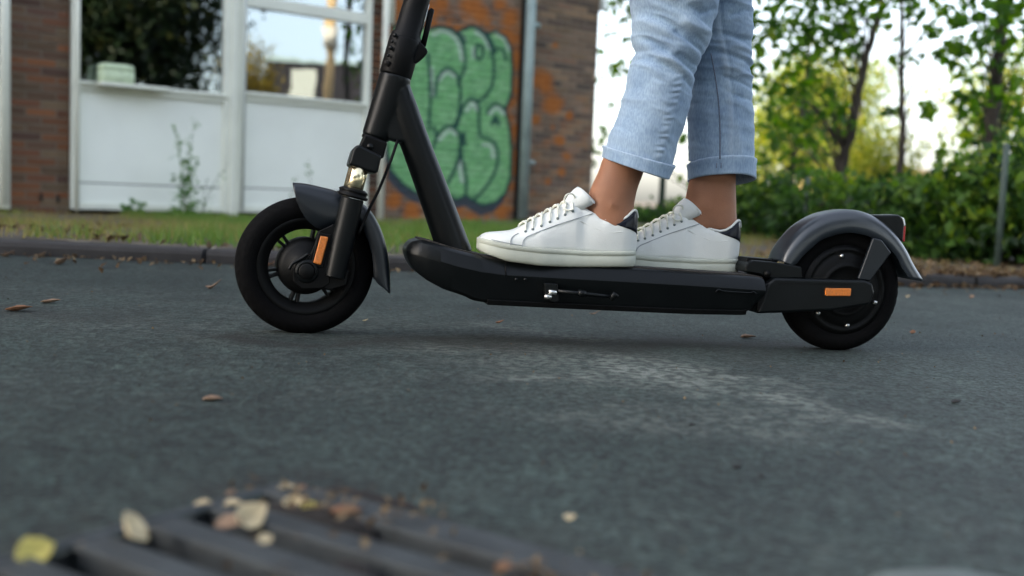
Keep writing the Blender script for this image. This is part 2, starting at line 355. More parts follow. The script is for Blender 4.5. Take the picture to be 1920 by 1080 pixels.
SPOTS = [(740, 350, 42), (760, 385, 30), (790, 462, 40), (716, 526, 20), (862, 512, 17), (820, 620, 22), (850, 690, 15), (790, 560, 10), (240, 50, 48), (430, 30, 44), (300, 20, 30), (600, 80, 38), (560, 20, 30), (90, 30, 40), (90, 880, 34), (170, 930, 38), (430, 980, 42), (560, 930, 36), (630, 820, 24), (628, 700, 20), (800, 200, 12), (830, 760, 16), (770, 800, 12), (470, 60, 40), (640, 420, 16), (630, 560, 18)]
def lerp(a, b, m): return a * (1 - m[:, None]) + np.array(b)[None] * m[:, None]
def paint(Pw, base):
    """base colours (n,3) overlaid with the sprayed paint where the wall carries it"""
    px, py = proj_np(Pw); gx, gy = gz(px, py); P = np.stack([gx, gy], 1); c = base.copy()
    n = fbm(gx * .03, gy * .05, 61, 3); f = fbm(gx * .12, gy * .2, 66, 3); sp = np.zeros(len(P))
    for a, b, r in SPOTS: sp = np.maximum(sp, np.clip(1.5 - np.hypot(P[:, 0] - a, P[:, 1] - b) / r + n * .9, 0, 1))
    near = poly_dist(P, gp, True); sp = np.maximum(sp, np.clip(.75 - near / 100 + n * 2.6, 0, .9))
    sp = np.maximum(sp, .35 * np.clip(n * 3 + .1, 0, 1) * (P[:, 0] > 700) * (P[:, 0] < 950) * (P[:, 1] > 420))
    c = lerp(c, (.46, .14, .018), np.clip(sp * 1.15, 0, 1) * .9)
    drop = inside(P, gp + np.array([-10, 42])) | inside(P, gp + np.array([-6, 22]))
    c = lerp(c, (.018, .055, .085), drop * .9)
    ins = inside(P, gp)
    wearp = np.clip(.86 + f * 1.6 + fbm(gx * .015, gy * .35, 68, 2) * .9, .3, 1)
    c = lerp(c, (.24, .58, .23), ins * wearp * .93)
    c = lerp(c, (.33, .62, .32), ins * np.clip(n * 3 + .05, 0, .5))
    for s in LSM:
        dd = poly_dist(P, s); c = lerp(c, (.58, .70, .60), ins * np.clip(1.7 - dd / 6, 0, .85))
    for s in SMOOTH:
        dd = poly_dist(P, s); c = lerp(c, (.012, .075, .06), np.clip(1.9 - dd / 4.8, 0, .98))
    c = lerp(c, (.012, .06, .06), np.clip(1.7 - near / 5.5, 0, .95))
    return c
def base_z(t): return .012 + .006 * t
REDS = np.array([(.15, .062, .036), (.17, .07, .036), (.10, .052, .04), (.12, .066, .045), (.20, .078, .036), (.13, .08, .052), (.15, .10, .065), (.13, .075, .05)]) * [.98, .98, .88]
BROWNS = np.array([(.19, .125, .085), (.16, .105, .075), (.22, .145, .10), (.13, .085, .065), (.20, .115, .075), (.20, .13, .08), (.26, .165, .10), (.10, .07, .055)]) * 1.15
NBRICK = 0
spare_v, spare_f, spare_c, todo = [], [], [], []
def grid_brick(t0, t1, z0, z1, off, ng, mg):
    """front face as a grid so that paint can be carried, plus four sides"""
    v, f = [], []; e = .004
    for j in range(mg + 1):
        for i in range(ng + 1):
            tt = t0 + (t1 - t0) * i / ng; zz = z0 + (z1 - z0) * j / mg; ed = (i in (0, ng)) + (j in (0, mg))
            v.append(FW(tt, off - .0025 * ed, zz))
    n = ng + 1
    for j in range(mg):
        for i in range(ng): f.append((j * n + i, j * n + i + 1, (j + 1) * n + i + 1, (j + 1) * n + i))
    k = len(v); v += [FW(t0, -.02, z0), FW(t1, -.02, z0), FW(t1, -.02, z1), FW(t0, -.02, z1)]
    a, b, c, d = 0, ng, mg * n + ng, mg * n
    f += [tuple([k, k + 1] + [i for i in range(ng, -1, -1)]), tuple([k + 1, k + 2] + [j * n + ng for j in range(mg, -1, -1)]), tuple([k + 2, k + 3] + [mg * n + i for i in range(0, n)]), tuple([k + 3, k] + [j * n for j in range(0, mg + 1)])]
    return v, f
def brick_field(ta, tb, z1, cols, score, length=.21, joint=.012, course=.0625, painted=False, start=0):
    r = 0; z = base_z(ta) - .2
    while z < z1:
        t = ta - (.111 if r % 2 else 0)
        while t < tb:
            a, b = max(t, ta), min(t + length, tb)
            if b - a > .03: todo.append((score(a, z), a, b, z, z + course - joint, cols, painted))
            t += length + joint
        z += course; r += 1
TOPZ = 3.0
brick_field(-.205, .215, TOPZ, REDS, lambda t, z: 0 if z < 2.05 else 5)
brick_field(2.90, 3.03, TOPZ, REDS * .7, lambda t, z: 2 if z < 2.2 else 5)
brick_field(3.03, 4.66, TOPZ, BROWNS, lambda t, z: 1 if z < 2.3 else 5, painted=True)
brick_field(4.80, 5.74, TOPZ, BROWNS, lambda t, z: 1.5 if z < 2.3 else 5, painted=True)
todo.sort(key=lambda q: (q[0], q[1]))
for q, (s, a, b, z0, z1, cols, ptd) in enumerate(todo):
    off = .006 + random.uniform(-.0015, .002); ng, mg = (max(3, int((b - a) / .014)), 4) if ptd else (2, 1)
    v, f = grid_brick(a, b, z0 + random.uniform(0, .002), z1, off, ng, mg)
    V = np.array(v); base = cols[random.randrange(len(cols))] * random.uniform(.8, 1.2)
    base = np.tile(base, (len(V), 1)) * (1 + .25 * fbm(V[:, 0] * 40 + V[:, 1] * 40, V[:, 2] * 60, 71)[:, None])
    c = paint(V, base) if ptd else base
    if q < 300:
        o = obj('brick', V, f, brickm, bld, smooth=False, fix=False); attr_c(o, 'paint', np.c_[c, np.ones(len(c))])
    else:
        n0 = sum(len(u) for u in spare_v); spare_v.append(V); spare_f += [tuple(i + n0 for i in g) for g in f]; spare_c.append(c)
if spare_v:
    V = np.concatenate(spare_v); c = np.concatenate(spare_c)
    o = obj('bricks', V, spare_f, brickm, bld, smooth=False, fix=False); attr_c(o, 'paint', np.c_[c, np.ones(len(c))]); o['kind'] = 'stuff'
def mortar_sheet(ta, tb, step, ptd):
    nt_, nz_ = int((tb - ta) / step) + 1, int(3.3 / step)
    T, Zz = np.meshgrid(np.linspace(ta, tb, nt_), np.linspace(-.25, TOPZ, nz_))
    V = FA[None] + T.reshape(-1, 1) * FD[None] + FN[None] * -.002 + np.c_[np.zeros((T.size, 2)), Zz.ravel()]
    ii = (np.arange(nz_ - 1)[:, None] * nt_ + np.arange(nt_ - 1)[None]).ravel()
    o = obj('mortar', V, np.stack([ii, ii + 1, ii + nt_ + 1, ii + nt_], 1), mortm, bld, smooth=False, fix=False)
    base = np.tile(np.array([.25, .22, .175]) if ptd else np.array([.17, .14, .105]), (len(V), 1)); c = paint(V, base) if ptd else base
    attr_c(o, 'paint', np.c_[c, np.ones(len(c))])
mortar_sheet(-.205, .215, .1, False); mortar_sheet(2.90, 4.66, .016, True); mortar_sheet(4.80, 5.74, .016, True)
# the masses of the building: wall backing, upper storey, far end, roof
wallm, wn, wb_ = node_mat('brick_mass'); bt = wn.nodes.new('ShaderNodeTexBrick'); bt.inputs['Scale'].default_value = 1
bt.inputs['Brick Width'].default_value = .22; bt.inputs['Row Height'].default_value = .0625; bt.inputs['Mortar Size'].default_value = .006
bt.inputs['Color1'].default_value = (.16, .085, .055, 1); bt.inputs['Color2'].default_value = (.11, .06, .045, 1); bt.inputs['Mortar'].default_value = (.2, .18, .15, 1)
tcw = wn.nodes.new('ShaderNodeTexCoord'); mp = wn.nodes.new('ShaderNodeMapping'); mp.inputs['Rotation'].default_value = (PI / 2, 0, 0)
wn.links.new(tcw.outputs['Object'], mp.inputs[0]); wn.links.new(mp.outputs[0], bt.inputs[0]); wn.links.new(bt.outputs[0], wb_.inputs['Base Color']); wb_.inputs['Roughness'].default_value = .95
mb = MB()
mb.add(*fbox(2.90, 4.66, -8, -.02, -.3, TOPZ)); mb.add(*fbox(4.66, 4.80, -8, -.06, -.3, TOPZ)); mb.add(*fbox(4.80, 5.74, -8, -.02, -.3, TOPZ))
mb.add(*fbox(-.205, .215, -.3, -.02, -.3, TOPZ)); mb.add(*fbox(-24, -1.2, -8, 0, -.3, TOPZ)); mb.add(*fbox(-24, 5.72, -8, -.004, TOPZ + .002, 9.8))
obj('wall', mb.v, mb.f, wallm, bld, smooth=False)
obj('roof', *fbox(-24.2, 5.95, -8.2, .2, 9.802, 10.0), zincm, bld, smooth=False)
# window bays: frames with panels and panes
glass, gn, gb = node_mat('window_glass'); gn.nodes.remove(gb)
gl = gn.nodes.new('ShaderNodeBsdfGlossy'); gl.inputs['Roughness'].default_value = .008; gl.inputs[0].default_value = (.86, .95, 1.0, 1)
gt = gn.nodes.new('ShaderNodeBsdfTransparent'); gt.inputs[0].default_value = (.62, .70, .68, 1); gm = gn.nodes.new('ShaderNodeMixShader')
fr = gn.nodes.new('ShaderNodeFresnel'); fr.inputs[0].default_value = 3.6
nzg = gn.nodes.new('ShaderNodeTexNoise'); nzg.inputs['Scale'].default_value = 2.2; tcg = gn.nodes.new('ShaderNodeTexCoord'); gn.links.new(tcg.outputs['Object'], nzg.inputs['Vector'])
bg_ = gn.nodes.new('ShaderNodeBump'); bg_.inputs['Strength'].default_value = .018; bg_.inputs['Distance'].default_value = .05; gn.links.new(nzg.outputs[0], bg_.inputs['Height']); gn.links.new(bg_.outputs[0], gl.inputs['Normal'])
gn.links.new(fr.outputs[0], gm.inputs[0]); gn.links.new(gt.outputs[0], gm.inputs[1]); gn.links.new(gl.outputs[0], gm.inputs[2]); gn.links.new(gm.outputs[0], gn.nodes['Material Output'].inputs[0])
room = mat('dark_room', (.02, .02, .02), .9)
def bay(ta, tb, posts, zsill, transom=None, ztop=TOPZ, zb=None):
    """one bay: white frame, lower panel, kick panel, pane(s)"""
    zb = base_z(ta) + .03 if zb is None else zb
    frm = MB(); frm.add(*fbox(ta, ta + .055, -.05, .03, zb, ztop)); frm.add(*fbox(tb - .055, tb, -.05, .03, zb, ztop))
    frm.add(*fbox(ta + .055, tb - .055, -.05, .026, zsill - .075, zsill)); frm.add(*fbox(ta + .055, tb - .055, -.05, .024, zb, zb + .05))
    if transom: frm.add(*fbox(ta + .055, tb - .055, -.05, .026, transom[0], transom[1]))
    fo = obj('window_frame', frm.v, frm.f, whitem, bld, smooth=False, bevel=.005)
    obj('sill', *fbox(ta + .03, tb - .03, .026, .052, zsill - .03, zsill - .008), whitem, fo, smooth=False, bevel=.004)
    obj('panel', *fbox(ta + .055, tb - .055, -.04, .0, zb + .215, zsill - .075), panelm, fo, smooth=False)
    obj('kick_panel', *fbox(ta + .055, tb - .055, -.04, .006, zb + .05, zb + .205), panelm, fo, smooth=False, bevel=.003)
    rows = [(zsill, transom[0]), (transom[1], ztop)] if transom else [(zsill, ztop)]
    for a, b in rows:
        obj('pane', *fbox(ta + .05, tb - .05, -.022, -.016, a, b), glass, fo, smooth=False)
    return fo
b1 = bay(.225, 1.52, None, 1.045)
b2 = bay(1.60, 2.89, None, 1.085, (1.80, 1.90))
b0 = bay(-1.2, -.215, None, 1.0)
obj('mullion', *fbox(1.52, 1.60, -.08, .045, 0.02, TOPZ), whitem, bld, smooth=False, bevel=.006)
rm = MB()
for a in (fbox(-1.19, 2.88, -3.1, -3.0, -.1, TOPZ), fbox(-1.19, 2.88, -3.0, -.12, -.1, 0), fbox(-1.19, 2.88, -3.0, -.12, TOPZ - .01, TOPZ)): rm.add(*a)
obj('interior_wall', rm.v, rm.f, room, bld, smooth=False)
# thin pole in front of the left bay, small parts
def vpole(name, px0, py0, px1, py1, off, r, m, parent, top=TOPZ, n=12, zbot=None):
    a, b = F(px0, py0, off), F(px1, py1, off); tt = (a[0] + b[0]) / 2
    v, f = tube([FW(tt, off, (b[1] if zbot is None else zbot)), FW(tt, off, top)], r, n); return obj(name, v, f, m, parent)
vpole('gas_pipe', 150, 20, 140, 395, .09, .018, whitem, bld)
vpole('gas_pipe', 462, 20, 452, 395, .09, .016, greym, bld)
vpole('downpipe', 14, 20, 3, 385, .08, .035, whitem, bld)
vpole('downpipe', 724, 50, 712, 425, .07, .030, whitem, bld)
v, f = tube([FW(3.06, .07, 1.83), FW(3.06, .07, TOPZ)], .036, 14); obj('pipe_sleeve', v, f, whitem, bld)
dp = vpole('downpipe', 992, 20, 983, 410, .06, .052, zincm, bld, n=20)
for z in (.62, 2.02): obj('pipe_bracket', *tube([FW(4.80, .06, z), FW(4.80, .06, z + .04)], .058, 20), zincm, dp)
obj('vent_hole', *fbox(.0, .02, .004, .0115, .10, .16), darkm, bld, smooth=False); obj('vent_hole', *fbox(.125, .145, .004, .0115, .09, .15), darkm, bld, smooth=False)
obj('wall_gap', *fbox(4.66, 4.80, -.058, -.03, -.2, TOPZ), darkm, bld, smooth=False)
obj('corner_lamp_box', *fbox(5.745, 5.79, -.05, .05, 2.33, 2.45), greym, bld, smooth=False)
# pale rounded container standing on the sill behind the glass
t0, z0 = F(184, 150, .09); t1, _ = F(249, 155, .09); bxv = []; zs = 1.040
for z, s in ((0, .006), (.02, 0), (.085, .0), (.089, .006), (.094, .006), (.098, 0), (.128, .004), (.141, .016), (.146, .035)):
    a = t0 + s; b = t1 - s; o0, o1 = .03 + s * .3, .16 - s * .6
    bxv.append([FW(a + .03, o1, zs + z), FW(b - .03, o1, zs + z), FW(b - .008, o1 - .008, zs + z), FW(b, o1 - .03, zs + z), FW(b, o0 + .02, zs + z), FW(b - .02, o0, zs + z), FW(a + .02, o0, zs + z), FW(a, o0 + .02, zs + z), FW(a, o1 - .03, zs + z), FW(a + .008, o1 - .008, zs + z)])
tag(obj('storage_box', *loft(bxv), mat('pale_plastic', (.50, .60, .40), .5), base=FW(t0, .09, zs)), 'pale green rounded plastic box standing on the sill of the left window', 'box')
obj('outer_ledge', *fbox(.40, .95, .027, .17, 1.012, 1.0395), whitem, bld, smooth=False, bevel=.004)
obj('inner_sill', *fbox(.28, 2.83, -.5, -.06, .96, .998), greym, bld, smooth=False)

# ------------------------------------------------------------------ scooter frame of reference
Pf = G(567, 623); Pr = G(1562, 654.5); EU = (Pr - Pf) / np.linalg.norm(Pr - Pf); WB = np.linalg.norm(Pr - Pf)
EV = np.cross(EU, [0, 0, 1.]); EV /= np.linalg.norm(EV); EW = np.cross(EV, EU)
if EV[1] > 0: EV = -EV
if EW[2] < 0: EW = -EW
def SW(u, v, w_): return Pf + EU * u + EV * v + EW * w_
def S(px, py, v=0.0):
    d = ray(px, py); t = (np.dot(Pf - CAM, EV) + v) / np.dot(d, EV); p = CAM + t * d - Pf
    return float(p @ EU), float(p @ EW)
def SP(px, py, v=0.0): u, w_ = S(px, py, v); return SW(u, v, w_)
blackm = mat('black_plastic', (.002, .0022, .0024), .5, var=.3, vscale=60, bump=.15, bscale=900, spec=.16)
satin = mat('dark_grey_paint', (.0025, .0036, .0042), .38, var=.12, vscale=25, bump=.06, bscale=1500, spec=.23)
fendm = mat('fender_grey', (.004, .0068, .0105), .38, var=.12, vscale=20, bump=.05, bscale=1500, spec=.5)
rfendm = mat('rear_fender_grey', (.015, .020, .027), .3, var=.1, vscale=20, bump=.05, bscale=1500, spec=.85, rvar=.03)
rubber = mat('tyre_rubber', (.0025, .0025, .0028), .8, var=.3, vscale=50, bump=.5, bscale=400, spec=.09)
matm = mat('deck_mat', (.022, .019, .017), .85, var=.3, vscale=90, bump=.6, bscale=700)
chrome = mat('chrome', (.92, .80, .52), .24, metal=1, var=.03)
silver = mat('silver_bolt', (.6, .6, .58), .3, metal=1)
orange = mat('orange_reflector', (.62, .17, .012), .35, var=.18, vscale=300, bump=.8, bscale=1200, coat=.5)
redm = mat('red_lens', (.42, .008, .012), .2, var=.1, coat=.8)
clearm = mat('clear_lens', (.75, .75, .72), .15, coat=1)
sc = thing('kick_scooter', 'dark grey electric kick scooter carrying the rider, orange side reflectors and white shoes on deck', 'scooter', Pf)
sc['label'] = 'dark grey electric kick scooter with orange side reflectors, standing on the asphalt under the rider'
def slab(name, poly, v0, v1, m, parent, bevel=.003, vt=None, sm=0, seg=3):
    vt = max(v0, v1) if vt is None else vt
    pts = [S(a, b, vt) for a, b in poly]
    if sm: pts = [tuple(p) for p in catmull(pts + [pts[0]], sm)][:-1]
    n = len(pts); V = [SW(u, v0, w_) for u, w_ in pts] + [SW(u, v1, w_) for u, w_ in pts]
    Fc = [tuple(range(n)), tuple(range(n, 2 * n))] + [(i, (i + 1) % n, n + (i + 1) % n, n + i) for i in range(n)]
    return obj(name, V, Fc, m, parent, smooth=False if not bevel else True, bevel=bevel, seg=seg)
def lathe(name, prof, c, m, parent, n=96, steer=0.0, mod=None, closed=True):
    """revolve (radius, lateral) profile about the wheel axis at c=(u,w)"""
    eu = EU * math.cos(steer) - EV * math.sin(steer); ev = EV * math.cos(steer) + EU * math.sin(steer)
    cw = SW(c[0], 0, c[1]); rings = []
    for k in range(n):
        a = 2 * PI * k / n; d = eu * math.cos(a) + EW * math.sin(a)
        rings.append([cw + d * (r - (mod(k, i) if mod else 0)) + ev * v for i, (r, v) in enumerate(prof)])
    V = [p for r in rings for p in r]; q = len(prof); Fc = []
    for k in range(n):
        for i in range(q if closed else q - 1):
            a = k * q + i; b = k * q + (i + 1) % q; c2 = ((k + 1) % n) * q; Fc.append((a, b, c2 + (i + 1) % q, c2 + i))
    return obj(name, V, Fc, m, parent)
R = .127
tprof = []
for k in range(28):
    a = 2 * PI * k / 28; ct, st = math.cos(a), math.sin(a)
    tprof.append((R - .0225 + .0225 * math.copysign(abs(ct) ** .85, ct), .0295 * math.copysign(abs(st) ** .8, st)))
def treadmod(k, i):
    a = 2 * PI * i / 28; c = math.cos(a)
    if c > .05: return .0034 if ((k + (i if i < 14 else 28 - i)) % 4 == 0 and .15 < c < .95) else (.0015 if c > .985 else 0)
    return 0
FC = (0.0, R - .002); RC = (WB, R - .002)
STEER = math.radians(6)
steps = [(.095, .024), (.093, .027), (.087, .027), (.084, .020)]
def double_spokes(c, n, a0, r0, r1, steer):
    eu = EU * math.cos(steer) - EV * math.sin(steer); ev = EV * math.cos(steer) + EU * math.sin(steer); cw = SW(c[0], 0, c[1]); mb = []
    for k in range(n):
        for s in (-1, 1):
            a = a0 + 2 * PI * k / n + s * .080; b = a + s * .01
            d0 = eu * math.cos(a) + EW * math.sin(a); d1 = eu * math.cos(b) + EW * math.sin(b); tn = -eu * math.sin(a) + EW * math.cos(a)
            p, q = cw + d0 * r0, cw + d1 * r1; c8 = []
            for pt, hw, hv in ((p, .0030, .013), (q, .0026, .016)):
                c8 += [pt - tn * hw - ev * hv, pt + tn * hw - ev * hv, pt + tn * hw + ev * hv, pt - tn * hw + ev * hv]
            mb.append(box8(c8))
    return mb
def wheel(c, steer, motor):
    wh = obj('wheel', [SW(c[0], 0, c[1])] * 0 or tube([SW(c[0], -.055, c[1]), SW(c[0], .055, c[1])], .007, 16)[0], tube([SW(c[0], -.055, c[1]), SW(c[0], .055, c[1])], .007, 16)[1], silver, sc)
    lathe('tyre', tprof, c, rubber, wh, 168, steer, treadmod)
    if not motor:
        lathe('rim', [(.082, -.022), (.088, -.026), (.092, -.02), (.092, .02), (.088, .026), (.082, .022), (.070, .018), (.068, .012), (.068, -.012), (.070, -.018)], c, blackm, wh, 96, steer)
        mb = double_spokes(c, 6, math.radians(-166), .046, .070, steer); [obj('spoke', a_, b_, blackm, wh, smooth=False, bevel=.0015) for a_, b_ in mb]
        lathe('hub', [(.0, .036), (.012, .036), (.014, .040), (.024, .040), (.026, .034), (.042, .031), (.051, .022), (.053, .008), (.053, -.02), (.042, -.032), (0, -.034)], c, blackm, wh, 72, steer, closed=False)
    else:
        lathe('rim', [(.0, .030), (.03, .031), (.046, .0335), (.049, .037), (.052, .0335), (.058, .032), (.072, .0295), (.0755, .026), (.079, .0305), (.083, .0315), (.0865, .028), (.094, .024), (.096, .015), (.096, -.02), (.08, -.03), (0, -.03)], c, blackm, wh, 96, steer, closed=False)
        for px, py in ((1578, 480), (1640, 567), (1588, 610), (1533, 587)):
            p = SP(px, py, .032); obj('bolt', *tube([p - EV * .006, p + EV * .004], [.0045, .0038], 8), silver, wh)
    return wh
wheel(FC, STEER, False); wheel(RC, 0, True)

def fender(name, sts, hw, m, parent, n=22, pw=.55, solid=.0025, flat=.5):
    """sts: list of (outer px, skirt px); the outer line lies on the centre plane, the skirts at +-hw"""
    O = catmull([S(*o, 0) for o, i in sts], 5); I = catmull([S(*i, hw) for o, i in sts], 5); rings = []
    for o, i in zip(O, I):
        r = []
        for k in range(n + 1):
            a = PI * k / n; c, s = math.cos(a), math.sin(a); vv = hw * math.copysign(abs(c) ** pw, c); h = abs(s) ** flat
            p = np.array(i) * (1 - h) + np.array(o) * h; r.append(SW(p[0], vv, p[1]))
        rings.append(r)
    v, f = loft(rings, caps=False, closed=False)
    return obj(name, v, f, m, parent, solid=solid)
# ---- front end
fk = MB()
for v_ in (.048, -.048):
    a, b = S(661, 372, .048), S(627, 520, .048)
    fk.add(*tube([SW(a[0], v_, a[1]), SW(a[0] * .5 + b[0] * .5, v_, a[1] * .5 + b[1] * .5), SW(b[0], v_, b[1])], [.021, .0215, .019], 24))
fork = obj('fork', fk.v, fk.f, satin, sc, bevel=.002)
arm = [(598, 433), (626, 420), (634, 436), (622, 500), (618, 532), (604, 541), (566, 542), (550, 528), (548, 508), (560, 492), (580, 480), (590, 458)]
for v_ in ((.046, .054), (-.054, -.046)): slab('fork_arm', arm, *v_, blackm, fork, bevel=.002, vt=.054, sm=0)
slab('reflector', [(601, 442), (616, 445), (602, 497), (587, 493)], .054, .060, orange, fork, bevel=.0022)
slab('reflector_holder', [(597, 436), (621, 440), (606, 503), (582, 498)], .052, .0568, blackm, fork, bevel=.002)
hp = S(575, 508, .05)
for k, (r0, v0, v1, mm) in enumerate(((.0215, .05, .058, satin), (.0145, .058, .0625, blackm))):
    obj('hub_cap', *tube([SW(hp[0], v0, hp[1]), SW(hp[0], v1 - .002, hp[1]), SW(hp[0], v1, hp[1])], [r0, r0, r0 * .85], 32), mm, fork)
ringp = [SW(hp[0] + .0165 * math.cos(a), .0585, hp[1] + .0165 * math.sin(a)) for a in np.linspace(-.1 * PI, 1.1 * PI, 24)]
obj('hub_ring', *tube(ringp, .0022, 8), satin, fork)
sw_ = catmull([SP(542, 505, .056), SP(549, 494, .056), SP(563, 486, .056), SP(578, 476, .056)], 6)
obj('cable_guide', *tube(sw_, .003, 8), satin, fork)
slab('fork_foot', [(612, 500), (655, 508), (650, 536), (618, 545), (600, 540)], .030, .052, blackm, fork, bevel=.004, vt=.05)
for v_ in (.048, -.048):
    a, b = S(677, 305, .048), S(660, 368, .048)
    obj('stanchion', *tube([SW(b[0], v_, b[1]), SW(a[0], v_, a[1])], .0165, 28), chrome, fork)
    p = S(665, 356, .048); q = S(661, 371, .048); d = np.array(p) - np.array(q)
    prof = [(0, .0245), (.15, .0275), (.35, .0275), (.45, .024), (.7, .024), (.8, .0262), (1.0, .0235), (1.2, .018)]
    obj('dust_seal', *tube([SW(q[0] + d[0] * s, v_, q[1] + d[1] * s) for s, r in prof], [r for s, r in prof], 28), blackm, fork)
slab('fork_crown', [(663, 277), (672, 270), (716, 292), (708, 326), (690, 322), (653, 309)], -.066, .066, satin, fork, bevel=.008, vt=.066, seg=4)
slab('crown_block', [(684, 252), (727, 266), (719, 298), (700, 292), (674, 274)], -.030, .030, blackm, fork, bevel=.004, vt=.03)
obj('crown_screw', *tube([SP(694, 275, .030), SP(694, 275, .034)], .006, 12), satin, fork)
FST = [((549, 342), (556, 378)), ((572, 344), (566, 398)), ((600, 350), (580, 417)), ((630, 358), (602, 430)), ((655, 370), (634, 424)), ((678, 380), (656, 415)), ((698, 400), (672, 414)), ((714, 430), (688, 446)), ((725, 468), (698, 482)), ((730, 508), (703, 524)), ((731, 548), (722, 543))]
fender('front_mudguard', FST, .043, fendm, sc)
obj('brake_cable', *tube(catmull([SP(746, 262, .02), SP(733, 300, .035), SP(712, 352, .045), SP(692, 393, .05), SP(672, 440, .054)], 6), .0028, 8), blackm, sc)
# ---- main frame
def axis_tube(name, pts, rr, m, parent, n=36, v=0.0, **k):
    return obj(name, *tube([SW(*[S(a, b, v)[0], v, S(a, b, v)[1]]) for a, b in pts], rr, n), m, parent, **k)
fr_ = MB()
fr_.add(*tube([SP(a, b, 0) for a, b in ((742, 141), (741, 146), (722, 203), (704, 256), (703, 259))], [.0285, .030, .0275, .0255, .0245], 40))
fr_.add(*tube(catmull([SP(a, b, 0) for a, b in ((742, 155), (753, 195), (776, 262), (805, 340), (834, 420), (855, 480))], 4), list(np.interp(np.linspace(0, 1, 21), [0, .25, .5, 1], [.024, .0275, .0285, .033])), 40))
gpts = [S(a, b, 0) for a, b in ((744, 150), (764, 168), (776, 215), (768, 262), (746, 268), (728, 262), (716, 215), (728, 170))]; gn_ = len(gpts)
for hw_, sc_ in ((.021, 0), ):
    V_ = [SW(u, -hw_, w_) for u, w_ in gpts] + [SW(u, hw_, w_) for u, w_ in gpts]
    fr_.add(V_, [tuple(range(gn_))[::-1], tuple(range(gn_, 2 * gn_))] + [(i, (i + 1) % gn_, gn_ + (i + 1) % gn_, gn_ + i) for i in range(gn_)])
body = obj('frame', fr_.v, fr_.f, satin, sc)
rmf = body.modifiers.new('fuse', 'REMESH'); rmf.mode = 'VOXEL'; rmf.voxel_size = .002; rmf.use_smooth_shade = True
smf = body.modifiers.new('soft', 'SMOOTH'); smf.factor = .6; smf.iterations = 14
axis_tube('head_ring', [(702.5, 258), (701, 263)], [.0235, .0235], blackm, body)
# deck
topx = [760, 766, 775, 791, 816, 850, 887, 929, 976, 1050, 1160, 1300, 1429, 1438]; topy = [466, 459, 453, 450, 456, 467, 476.5, 487, 492.5, 496, 501.5, 511, 520, 524]
midx = [760, 775, 790, 818, 860, 904, 949, 1050, 1160, 1300, 1438]; midy = [469, 476, 480, 489, 502, 512, 518, 524, 530, 538, 547]
botx = [760, 768, 780, 793, 807, 838, 878, 893, 918, 1050, 1160, 1309, 1404, 1415, 1438]; boty = [473, 489, 506, 517, 527, 543, 556, 564, 568.5, 575, 580, 586.5, 588, 586, 560]
hwx = [760, 764, 772, 785, 805, 840, 890, 1438]; hwy = [.030, .042, .053, .063, .072, .080, .086, .086]
sta = list(np.linspace(760, 800, 12)) + list(np.linspace(806, 950, 20)) + list(np.linspace(970, 1400, 14)) + [1408, 1420, 1432, 1438]
ringsd, ringsm, ringsp = [], [], []
for x_ in sta:
    h = float(np.interp(x_, hwx, hwy)); ty, my, by = (float(np.interp(x_, a, b)) for a, b in ((topx, topy), (midx, midy), (botx, boty)))
    u, wt = S(x_, ty, h); _, wm = S(x_, my, h); _, wbm = S(x_, by, h * .85)
    e = min(.016, (wt - wm) * .8)
    half = [(h * .0, wbm), (h * .78, wbm), (h * .86, wbm + min(.006, (wm - wbm) * .2)), (h * .965, wm - min(.010, (wm - wbm) * .3)), (h * .99, wm - .002), (h, wm + .002), (h - e * .55, wt - min(.006, (wt - wm) * .25)), (h - e, wt - .0006), (h - e - .004, wt)]
    ringsd.append([SW(u, v_, w_) for v_, w_ in half] + [SW(u, -v_, w_) for v_, w_ in half[::-1][:-1]])
    if x_ >= 788: ringsm.append([SW(u, v_, w_) for v_, w_ in ((-(h - .020), wt - .002), (-(h - .020), wt + .0022), (h - .020, wt + .0022), (h - .020, wt - .002))])
    if 915 <= x_ <= 1408: ringsp.append([SW(u, v_, w_) for v_, w_ in ((-h * .9, wbm - .003), (-h * .93, wbm + .007), (h * .93, wbm + .007), (h * .9, wbm - .003))])
deck = obj('deck', *loft(ringsd), satin, sc, bevel=.0012)
obj('deck_mat', *loft(ringsm), matm, deck, smooth=False)
obj('bottom_plate', *loft(ringsp), blackm, deck, smooth=False, bevel=.0015)
# seam where nose cap meets deck side
def side_pt(px, py, v=.0865): return SP(px, py, v)
obj('deck_seam', *tube([side_pt(948, 492, .078), side_pt(948, 505, .083), side_pt(949, 518, .0868)], .0012, 6), blackm, deck)
obj('cable_hook', *tube(catmull([side_pt(1342, 547), side_pt(1348, 543), side_pt(1358, 546), side_pt(1404, 549), side_pt(1412, 547), side_pt(1419, 552)], 4), .0016, 6), satin, deck)
for px in (968, 985): obj('screw', *tube([SP(px, 524, .084), SP(px, 524, .088)], .003, 8), satin, deck)
# kickstand
kb = slab('kickstand', [(1021, 531), (1046, 532), (1048, 565), (1040, 568), (1022, 562)], .078, .094, satin, sc, bevel=.002)
obj('rod', *tube([SP(1046, 546, .093), SP(1090, 550, .095), SP(1150, 557, .097)], [.0042, .0038, .0032], 12), satin, kb)
obj('rod_clip', *tube([SP(1084, 549, .095), SP(1098, 551, .0955)], .006, 12), satin, kb)
obj('foot', *tube([SP(1144, 562, .095), SP(1153, 552, .098), SP(1158, 557, .100)], [.005, .0062, .004], 12), satin, kb)
obj('spring_pin', *tube([SP(1029, 547, .097), SP(1043, 549, .097)], [.0045, .0048], 12), silver, kb); obj('spring_pin', *tube([SP(1021, 556, .097), SP(1033, 557, .097)], [.0042, .0046], 12), silver, kb)
